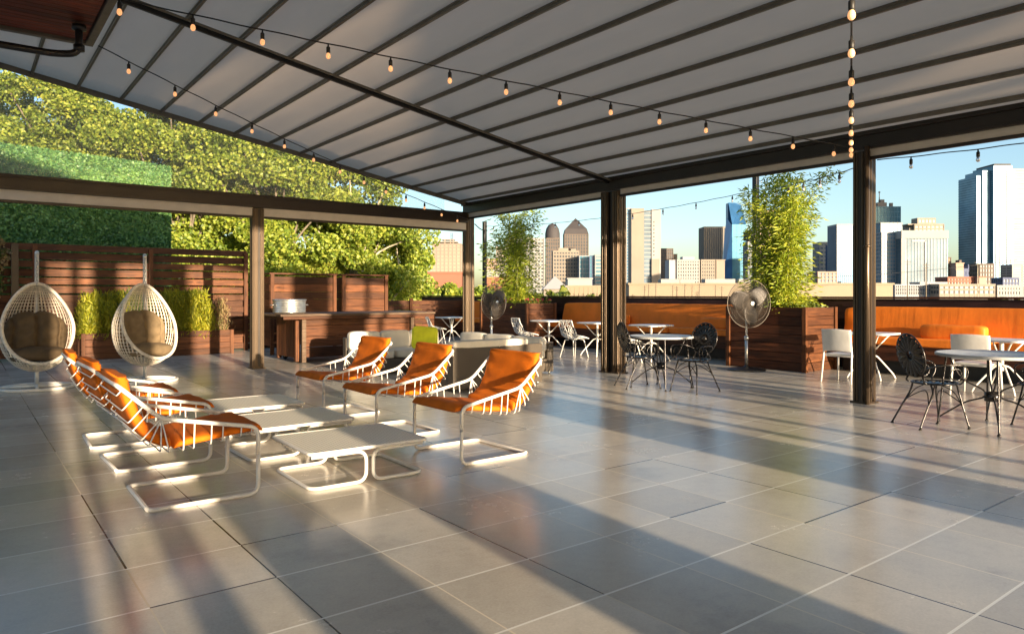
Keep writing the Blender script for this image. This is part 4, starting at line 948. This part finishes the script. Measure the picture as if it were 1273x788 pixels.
mb = MB(); mb.tube([(.05,.1,0),(.10,.2,.02)],.015,8); mb.build('bracket', M['steel'], t)
# hose / downspout brace at the corner
mb = MB(); mb.tube(spline([(UB+.12,VB-.1,3.22),(UB+.3,VB-.1,3.10),(UB+.5,VB-.1,3.08)],6),.012,6); o = mb.build('cable_loop', M['black']); tag(o,'short black cable loop hanging off the top of the corner post','cable')
# ================================================================== SKYLINE
def glass(name, col, rough=.12, metal=.6, sc=.05):
    m, nt, b, out = newmat(name); v = coords(nt); c = ramp_(nt, noise(nt, v, sc, 3), [(.3,tuple(x*.75 for x in col)),(.7,tuple(min(1,x*1.2) for x in col))])
    nt.links.new(c, b.inputs['Base Color']); b.inputs['Roughness'].default_value = rough+.15; b.inputs['Metallic'].default_value = metal*.25; b.inputs['Specular IOR Level'].default_value = .2; return m
def wall(name, col): return simple(name, col, .75, var=.08, sc=.03)
G_dark = glass('dark_window_glass', (.06,.07,.08), .2, .3); G_blue = glass('blue_window_glass', (.06,.15,.25)); G_teal = glass('teal_window_glass', (.07,.17,.23)); G_pale = glass('pale_window_glass', (.11,.15,.185),.35,.2)
G_deep = glass('deep_blue_glass', (.03,.10,.24),.2); G_sky = glass('sky_blue_glass', (.13,.24,.32),.2,.4)
W_cream = wall('cream_wall', (.22,.185,.15)); W_white = wall('white_wall', (.26,.257,.25)); W_tan = wall('tan_wall', (.22,.175,.12)); W_brown = wall('brown_wall', (.11,.085,.07)); W_brick = wall('brick_wall', (.25,.09,.055)); W_pink = wall('pink_wall', (.34,.22,.17)); W_grey = wall('grey_wall', (.30,.30,.31)); W_navy = wall('navy_wall', (.07,.09,.17)); W_dark = wall('dark_granite', (.045,.04,.042))
YG = -YAW
def bld(name, label, x0, x1, ytop, D, depth, core, wl, nf, nb, sp=.35, pr=.35, yb=372, cat='building', cap=True, proud=.35, base=None, side=None, ns=None):
    w = (x1-x0)/FPX*D; z1 = EYE+(HY-ytop)/FPX*D; zb = -8.0 if base is None else base; h = z1-zb
    x, y, _ = at((x0+x1)/2, D); t = thing(name, label, cat, (x,y,zb), YG)
    mb = MB(); mb.bb(-w/2,w/2,0,depth,0,h-.5); mb.build('window_glass', core, t)
    zt = EYE+(HY-yb)/FPX*D-zb if nf else 0; zt = max(0, min(zt, h*.6)); 
    fh = (h-zt)/max(nf,1)
    if nf and sp > 0:
        mb = MB()
        for k in range(nf+1):
            z = min(zt+k*fh, h-fh*sp*.5); mb.bb(-w/2-proud,w/2+proud,-proud,depth+proud,z-fh*sp/2,z+fh*sp/2)
        if zt > 1: mb.bb(-w/2-proud*.9,w/2+proud*.9,-proud*.9,depth+proud*.9,0,zt-fh*sp*.4)
        mb.build('floor_bands', wl, t)
    if nb and pr > 0:
        mb = MB(); bw_ = w/nb; p2_ = proud*1.25
        for k in range(nb+1):
            xx = -w/2+k*bw_; mb.bb(xx-bw_*pr/2,xx+bw_*pr/2,-p2_,.2,0,h-.02)
        m_ = max(1,round(depth/bw_)) if ns is None else ns; bd = depth/m_
        for k in range(m_+1):
            yy = k*bd
            for s in (-1,1): mb.bb(s*w/2-(p2_ if s<0 else .2),s*w/2+(p2_ if s>0 else .2),yy-bd*pr/2,yy+bd*pr/2,0,h-.02)
        mb.build('piers', side or wl, t)
    if cap: mb = MB(); mb.bb(-w/2-proud*1.5,w/2+proud*1.5,-proud*1.5,depth+proud*1.5,h-.55,h+.25); mb.build('roof', wl, t)
    return t, w, h
def sub(t, name, mat, boxes):
    mb = MB()
    for b_ in boxes: mb.bb(*b_)
    return mb.build(name, mat, t)
# construction tower
D = 620; px2 = D/FPX
t, w, h = bld('concrete_tower','unfinished concrete tower with open floors seen left of the corner post',538,573,303,D,22,W_pink,W_cream,11,7,.32,.28,352)
sub(t,'top_slab',W_cream,[(-w*.36,w*.36,2,18,h+1.2,h+2.2),(-w*.2,w*.25,4,14,h+3.4,h+4.2)]); sub(t,'column',W_pink,[(xx*w,xx*w+.8,3,4,h,h+3.4) for xx in (-.3,-.1,.1,.2)])
t2 = thing('tower_crane','thin tower crane mast above the unfinished concrete tower','crane',at(561.5,D+30,-8),YG); zt = EYE+(HY-286)*px2+8
mb = MB(); [mb.bb(-.9+a,-.5+a,-.2+b_,.2+b_,0,zt) for a in (0,1.4) for b_ in (0,1.4)]; [mb.box((0,.6,z),(1.8,.3,.3)) for z in range(60,int(zt),3)]; mb.build('mast', W_navy, t2)
mb = MB(); mb.box((2,0.6,zt-9),(8,1,1)); mb.build('jib', W_navy, t2)
bld('low_warehouse','low white roofed brick warehouse left of the corner post',522,574,338.5,330,25,W_brick,W_brick,0,0,cap=True)
# left middle cluster, x 590..760
bld('white_hall','long low hall with a white roof between light pole and bamboo',604,650,336,380,30,W_white,W_white,0,0)
bld('brick_block','low red brick block below the white roofed hall',604,642,345,340,18,G_dark,W_brick,2,9,.6,.5)
bld('apartment_block','small grey apartment tower just right of the light pole',604.5,617,322,900,25,G_dark,W_pink,9,4,.5,.4)
bld('apartment_block','slim pale tower between the light pole and the farther bamboo',617,626,307,1000,25,G_dark,W_cream,12,3,.45,.4)
t, w, h = bld('office_tower','pale many windowed block glimpsed through the farther bamboo',628,676,296,1050,30,G_dark,W_white,17,12,.5,.5)
t, w, h = bld('domed_tower','dark rounded top tower just left of the pyramid topped tower',679,695.5,296,1300,24,G_dark,W_brown,16,6,.3,.45)
mb = MB(); mb.lathe([(w*.56,0),(w*.56,9),(w*.48,18),(w*.30,25),(0,28)],(0,12,h),20); mb.build('dome', W_dark, t)
t, w, h = bld('pyramid_tower','dark granite tower with a pointed pyramid roof',702,731,291,1350,38,G_dark,W_brown,20,9,.28,.45)
mb = MB(); mb.add([(-w*.52,-1,h),(w*.52,-1,h),(w*.52,39,h),(-w*.52,39,h),(-w*.46,2,h+10),(w*.46,2,h+10),(w*.46,36,h+10),(-w*.46,36,h+10),(0,19,h+32)],[(0,1,5,4),(1,2,6,5),(2,3,7,6),(3,0,4,7),(4,5,8),(5,6,8),(6,7,8),(7,4,8)]); mb.build('pyramid_roof', W_dark, t)
t, w, h = bld('apartment_tower','cream balconied apartment tower below the domed tower',688,719.5,312,800,24,G_dark,W_cream,13,9,.42,.38)
sub(t,'penthouse',W_cream,[(-w*.3,w*.1,3,15,h,h+3.5),(w*.2,w*.4,3,12,h,h+2.5)])
bld('glass_block','teal glass office block right of the cream balconied tower',720.5,732,318,780,22,G_teal,W_grey,10,3,.12,.15)
bld('glass_block','narrow dark teal glass block left of the double post',733,739.5,318,900,22,G_teal,W_navy,12,2,.15,.2)
bld('office_tower','white banded office block directly left of the double post',740,756,317,760,22,G_teal,W_white,12,1,.5,.05)
bld('white_store','low white flat roofed building below the glass blocks',706,736,346,430,20,W_white,W_white,0,0)
bld('tan_building','long low tan building left of the double post',705,756,355.5,300,15,G_dark,W_tan,1,9,.9,.75)
t, w, h = bld('hip_roof_house','small pavilion with a pointed pale grey roof left of the tan building',676,706,358,290,12,W_cream,W_cream,0,0,cap=False)
mb = MB(); mb.add([(-w*.55,-1,h-.5),(w*.55,-1,h-.5),(w*.55,13,h-.5),(-w*.55,13,h-.5),(0,6,h+5)],[(0,1,4),(1,2,4),(2,3,4),(3,0,4),(3,2,1,0)]); mb.build('hip_roof', W_grey, t)
# right of double post
bld('glass_tower','thin blue glass tower edge directly right of the double post',774,783.5,259,980,25,G_blue,W_white,30,2,.3,.2)
t, w, h = bld('hotel_tower','tall cream slab tower with a white glass side right of the double post',785,800.5,259.5,900,26,W_cream,W_cream,0,0)
x, y, _ = at(805.5,900); sub(t,'window_strip',G_pale,[(w/2,w/2+9.5,.5,25,0,h-2)]); [sub(t,'floor_slab',W_white,[(w/2+.2,w/2+9.3,0,.45,z,z+1.2)]) for z in np.arange(30,h-2,5.2)]
sub(t,'balcony_wing',W_white,[(w/2+9.5,w/2+21,-1,25,0,h-1)]); sub(t,'wing_window',G_dark,[(w/2+11.3,w/2+13.2,-1.12,0,z,z+1.6) for z in np.arange(58,h-14,4.6)]); sub(t,'low_wing',W_cream,[(w/2+9.2,w/2+19,-3,-1.2,0,h*.46)])
bld('office_tower','brown tower between the cream slab tower and the white apartments',821.5,836.5,309,1150,24,G_dark,W_brown,15,6,.25,.45)
bld('office_tower','narrow tan tower directly behind the brown one',836.5,842,316,1250,24,W_tan,W_tan,0,0)
t, w, h = bld('apartment_block','white apartment block with rows of dark windows, left wing',842,869,323,640,20,G_dark,W_white,7,9,.5,.55,353)
sub(t,'grey_side',W_grey,[(-w/2-7,-w/2-.5,1,19,0,h)]); sub(t,'roof_box',W_grey,[(-w*.2,w*.35,4,14,h,h+3)])
bld('apartment_block','white apartment block with rows of dark windows, right wing',872,888.5,323,640,20,G_dark,W_cream,7,6,.45,.5,353)
bld('apartment_block','narrow beige end block right of the white apartments',890.5,901,323,640,20,W_cream,W_cream,0,0)
bld('striped_tower','tall brown tower with strong vertical white stripes',875.5,910,282,1200,34,G_dark,W_cream,1,13,.02,.5)
# blue prism tower
D = 1000; x, y, _ = at(919,D); t = thing('prism_tower','tall blue green glass prism tower with a slanted left facet','glass tower',(x,y,-8),YG); w = 17.5/FPX*D; zt = EYE+(HY-250)/FPX*D+8; zs = EYE+(HY-279)/FPX*D+8
mb = MB(); mb.add([(-w/2,0,zs-0),(w/2,0,zs),(w/2-1,22,zt),(-w/2,18,zt),(-w/2,0,0),(w/2,0,0)],[(0,1,2,3)]); mb.bb(-w/2+.05,w/2,20,30,0,zt-.3); mb.build('upper_facet', glass('blue_facet',(.03,.10,.22),.2,.5), t)
mb = MB(); mb.bb(-w/2,w/2,0,28,0,zs); mb.build('main_facet', glass('teal_facet',(.05,.18,.27),.2,.5), t)
mb = MB(); mb.add([(-w/2-.1,0,zs-2),(-w/2-.1,0,0),(-w/2-11,6,0),(-w/2-11,6,(HY-345)/FPX*D+9),(-w/2-.1,26,zs+12),(-w/2-3,26,zs-12),(-w/2-11,26,0)],[(0,1,2,3),(0,3,5,4),(3,2,6,5)]); mb.build('slanted_facet', G_deep, t)
sub(t,'mullion',W_navy,[(-w/2+w*k/3-.08,-w/2+w*k/3+.08,-.15,.0,0,zs) for k in range(1,3)]+[(-w/2,w/2,-.12,0,z,z+.12) for z in np.arange(20,zs,8)])
bld('glass_tower','narrow pale glass tower hidden partly by the light pole',930,938,300,950,20,G_pale,W_white,12,3,.3,.2)
bld('office_tower','pink topped tower glimpsed between the light pole and the larger bamboo',945,962,262,1100,24,G_dark,W_pink,18,6,.4,.4)
t, w, h = bld('warehouse','very long tan warehouse wall behind the parapet, right of the double post',782,1110,352.5,330,30,W_tan,W_tan,0,0)
sub(t,'door',W_grey,[(w*q,w*q+1.6,-.2,0,2,7) for q in (-.46,-.38,-.24,-.12,.05,.2,.36)]); sub(t,'roof_unit',W_white,[(w*q,w*q+s,5,12,h,h+2.2) for q,s in ((-.37,9),(-.30,7),(-.2,14),(-.07,5),(.1,8))])
for i,(px_,d_,yt) in enumerate(((801,290,355),(806,300,353.5),(815,285,352),(836,300,354),(841,295,355.5),(851,290,353),(860,300,354),(869,285,352.5),(889,295,354.5),(897,300,356),(1128,250,323),(1151,240,327),(1215,260,324))):
    t = thing('utility_pole','thin dark utility pole standing in front of the '+('tan warehouse' if i < 10 else 'city blocks')+', number %d from the left'%(i+1) if 0 else ['utility pole at the left end of the row before the tan warehouse','second utility pole before the tan warehouse','tall utility pole with double crossarm below the hotel tower','utility pole before the warehouse below the narrow tan tower','utility pole below the left edge of the white apartments','utility pole below the middle of the white apartments','utility pole below the gap in the white apartments','leaning looking utility pole below the striped tower','utility pole just left of the larger fan','short utility pole seen through the larger fan','tall thin pole before the white framed glass office','thin pole before the middle of the white framed glass office','pale thin pole left of the tallest glass tower'][i],'utility pole',(*at(px_,d_)[:2],-8),YG,'utility poles')
    zt = EYE+(HY-yt)/FPX*d_+8; mb = MB(); mb.tube([(0,0,0),(.15,0,zt)],[.24,.15],8); mb.build('shaft', M['palebark'] if i == 12 else M['bark'], t); mb = MB(); mb.box((.1,0,zt-.7),(2.2,.15,.15)); mb.box((.1,0,zt-1.6),(1.6,.15,.15)); mb.build('crossarm', M['bark'], t)
# right part
t, w, h = bld('open_parking_frame','low unfinished concrete frame seen right of the larger bamboo',1017,1040,338,520,18,G_pale,W_pink,4,5,.3,.22,354)
bld('glass_tower','slim white tower top above the unfinished frame',1019,1034,301,1100,24,G_pale,W_white,14,3,.5,.3)
bld('glass_tower','narrow deep blue glass tower left of the striped blue tower',1034.5,1039,304,1000,20,G_blue,W_navy,10,2,.1,.15)
t, w, h = bld('glass_tower','blue glass tower with white vertical fins just left of the right bronze post',1040.5,1068,279,900,26,G_blue,W_grey,1,11,.02,.28)
sub(t,'podium',G_pale,[(-w*.2,w*.5,-6,-.6,0,24)])
t, w, h = bld('glass_tower','teal glass tower with antenna just right of the right bronze post',1087,1119.5,257,1000,30,G_teal,G_sky,18,8,.08,.1)
sub(t,'rooftop_plant',W_cream,[(-w*.30,w*.05,5,18,h,h+6.5),(-w*.15,0,8,14,h+6,h+11),(w*.2,w*.3,6,10,h,h+6)]); mb = MB(); mb.tube([(-w*.17,10,h+8),(-w*.17,10,h+23)],[.8,.3],6); mb.lathe([(0,0),(1.4,.8),(1.4,2),(0,2.6)],(-w*.17,10,h+20),8); mb.build('antenna', W_cream, t)
bld('office_tower','narrow pink brick tower edge between right bronze post and the white framed glass office',1084,1095,289,820,22,G_dark,W_pink,16,3,.4,.4)
bld('glass_block','stepped blue glass block in front of the teal tower with antenna',1095,1121,277,760,20,G_sky,W_white,12,5,.10,.12)
t, w, h = bld('office_building','glass office building with a broad white frame, largest block in the skyline middle',1121,1177.5,287.5,640,34,G_pale,W_white,12,14,.03,.05,356,side=G_sky)
sub(t,'white_frame',W_white,[(-w/2-.8,w/2+.6,-1.2,34,h-6.5,h+.6),(-w/2-1,-w/2+2.2,-1.2,0,0,h-6.5)]); sub(t,'dark_slot',G_dark,[(w*-.28,w*.02,-.7,0,h-9.5,h-8),(w*.0,w*.022,-.7,0,12,h-8)])
bld('office_building','grid windowed wing on the left of the white framed glass office',1096,1120,289,650,30,G_sky,W_grey,14,7,.30,.22,356)
t, w, h = bld('beige_tower','beige stepped penthouse tower rising behind the white framed glass office',1137,1173,279,900,26,G_dark,W_cream,17,7,.45,.3)
sub(t,'penthouse',W_cream,[(-w*.34,w*.3,4,18,h,h+8.5),(-w*.62,-w*.4,4,14,0,h-4)]); sub(t,'penthouse_window',G_dark,[(-w*.3+k*4.4,-w*.3+k*4.4+2.6,3.7,4,h+2.5,h+6) for k in range(5)]); sub(t,'terrace_slab',W_cream,[(-w*.7,w*.55,2,22,h-.5,h+.9)])
t, w, h = bld('glass_podium','grey glazed podium at the foot of the white framed glass office',1144,1178,351,560,14,G_dark,W_grey,2,14,.3,.2,360)
bld('brick_tower','slim brown tower right of the white framed glass office',1178,1181.8,320,700,12,W_tan,W_brown,10,1,.2,.2)
bld('brick_tower','dark brown block behind the long red brick building',1181,1192,329,720,14,G_dark,W_brown,5,4,.5,.5)
t, w, h = bld('brick_tower','pinkish tower with a white panel above the long red brick building',1188.5,1198,327,690,12,W_pink,W_pink,0,0); sub(t,'roof_box',W_brown,[(w*.1,w*.4,2,8,h,h+3)]); sub(t,'white_panel',W_white,[(-w*.5,w*.4,-.4,0,h-13,h-7)])
bld('navy_building','dark blue stepped building left of the tallest glass tower',1198,1216,334,760,16,W_navy,W_navy,4,5,.4,.4); bld('navy_building','narrow dark blue turret above the stepped dark blue building',1203.5,1206,329,770,10,W_navy,W_navy,0,0)
bld('brick_building','long low red brick building left of the tallest glass tower',1178.5,1217,344.5,560,16,G_dark,W_brick,3,10,.5,.5,352)
bld('brick_building','orange brick end block directly right of the long red brick building',1217.3,1226,344,555,16,W_pink,W_brick,0,0)
bld('brown_building','brown brick and glass block in front of the tallest glass tower',1218,1235,328,650,14,G_dark,W_brown,8,5,.3,.4)
bld('parking_garage','long pale parking garage with dark openings under the red brick buildings',1168,1236,353.5,430,20,G_dark,W_cream,2,11,.4,.18,364)
bld('substation_block','grey lattice fronted utility block left of the pale parking garage',1113,1167,354,440,14,G_dark,W_grey,3,24,.2,.3,364)
bld('white_house_row','row of small white buildings right of the parking garage',1240,1268,355,430,14,G_dark,W_white,2,8,.5,.4,366)
# tallest glass tower
D = 880; t, w, h = bld('glass_skyscraper','tallest blue glass skyscraper at the right edge with white vertical stripes on its front',1235.5,1258,206,D,40,G_teal,G_sky,52,0,.3,0,350,proud=.15,cap=False)
sub(t,'white_fin',W_white,[(-w/2+w*(k+.5)/5-.35,-w/2+w*(k+.5)/5+.35,-.7,-.16,26+0*k,h-(6 if k not in (0,4) else 16)) for k in range(5)])
nwf = int(h/3.1); sub(t,'dark_window',G_deep,[(-w/2+w*k/5-.9,-w/2+w*k/5+.9,-.6,-.16,z,z+1.9) for k in range(0,6) for z in np.arange(26,h-8,3.1)])
sub(t,'left_wing',G_sky,[(-w/2-16,-w/2-.2,8,44,0,h-11)]); sub(t,'wing_bands',G_teal,[(-w/2-16.2,-w/2-.25,7.8,44.2,z,z+.7) for z in np.arange(20,h-12,3.1)])
sub(t,'left_step',G_sky,[(-w/2-10,-w/2-.2,6,40,0,h-5)]); sub(t,'right_wing',glass('bright_window_glass',(.09,.125,.15),.35,.2),[(w/2+.2,w/2+17,3,44,0,h-3)]); sub(t,'right_bands',G_sky,[(w/2+.25,w/2+17.2,2.8,44.2,z,z+.6) for z in np.arange(20,h-4,3.1)])
sub(t,'crown',W_dark,[(-w*.42,w*.5,2,36,h-.4,h+2.6)])
bld('striped_building','low white striped building at the foot of the tallest tower, right edge',1258.5,1271,329,700,16,G_dark,W_white,7,1,.5,.1,350)
bld('office_tower','dark blue low block beside the foot of the tallest glass tower',1247,1266,345.5,600,14,G_dark,W_navy,4,5,.3,.3)
for A_,B_,sg in ((at(1040,240,7.5),at(1330,255,16.5),1.2),):
    mb = MB(); A_ = np.array(A_); B_ = np.array(B_); mb.tube([A_+(B_-A_)*s-np.array([0,0,sg*4*s*(1-s)]) for s in np.linspace(0,1,20)],.06,4); o = mb.build('power_line', M['black']); tag(o,'thin power line sagging across the skyline at right','power line')
# ================================================================== CAMERA, LIGHT
cam = bpy.data.cameras.new('camera'); co = bpy.data.objects.new('camera', cam); COL.objects.link(co); scene.camera = co
co.location = (0,0,EYE); co.rotation_euler = (R(90),0,-YAW); cam.sensor_width = 36; cam.lens = 36*FPX/1273
cam.shift_y = -(394-HY)/1273; cam.clip_end = 20000; cam.clip_start = .05
EL, AZ = 6.4, 4.2    # sun height, travel direction measured from +Y towards +X
T = Vector((math.sin(R(AZ))*math.cos(R(EL)), math.cos(R(AZ))*math.cos(R(EL)), -math.sin(R(EL))))
sl = bpy.data.lights.new('sun','SUN'); sl.energy = 4.7; sl.angle = R(.6); sl.color = (1.,.80,.56); so = bpy.data.objects.new('sun', sl); COL.objects.link(so); so.rotation_euler = T.to_track_quat('-Z','Y').to_euler()
wd = bpy.data.worlds.new('World'); scene.world = wd; wd.use_nodes = True; nt = wd.node_tree
bg = nt.nodes['Background']; sk = nt.nodes.new('ShaderNodeTexSky'); sk.sky_type = 'NISHITA'; sk.sun_disc = False; sk.sun_elevation = R(EL); sk.sun_rotation = R(180+AZ)
sk.altitude = 100; sk.air_density = .85; sk.dust_density = 1.5; sk.ozone_density = 1.6; nt.links.new(sk.outputs[0], bg.inputs[0]); bg.inputs[1].default_value = .12
vs = scene.view_settings; vs.view_transform = 'Standard'; vs.look = 'None'; vs.exposure = 1.68; vs.gamma = 1
scene.render.engine = 'CYCLES'; scene.cycles.max_bounces = 8; scene.cycles.transparent_max_bounces = 12
scene.render.resolution_x = 1024; scene.render.resolution_y = 633
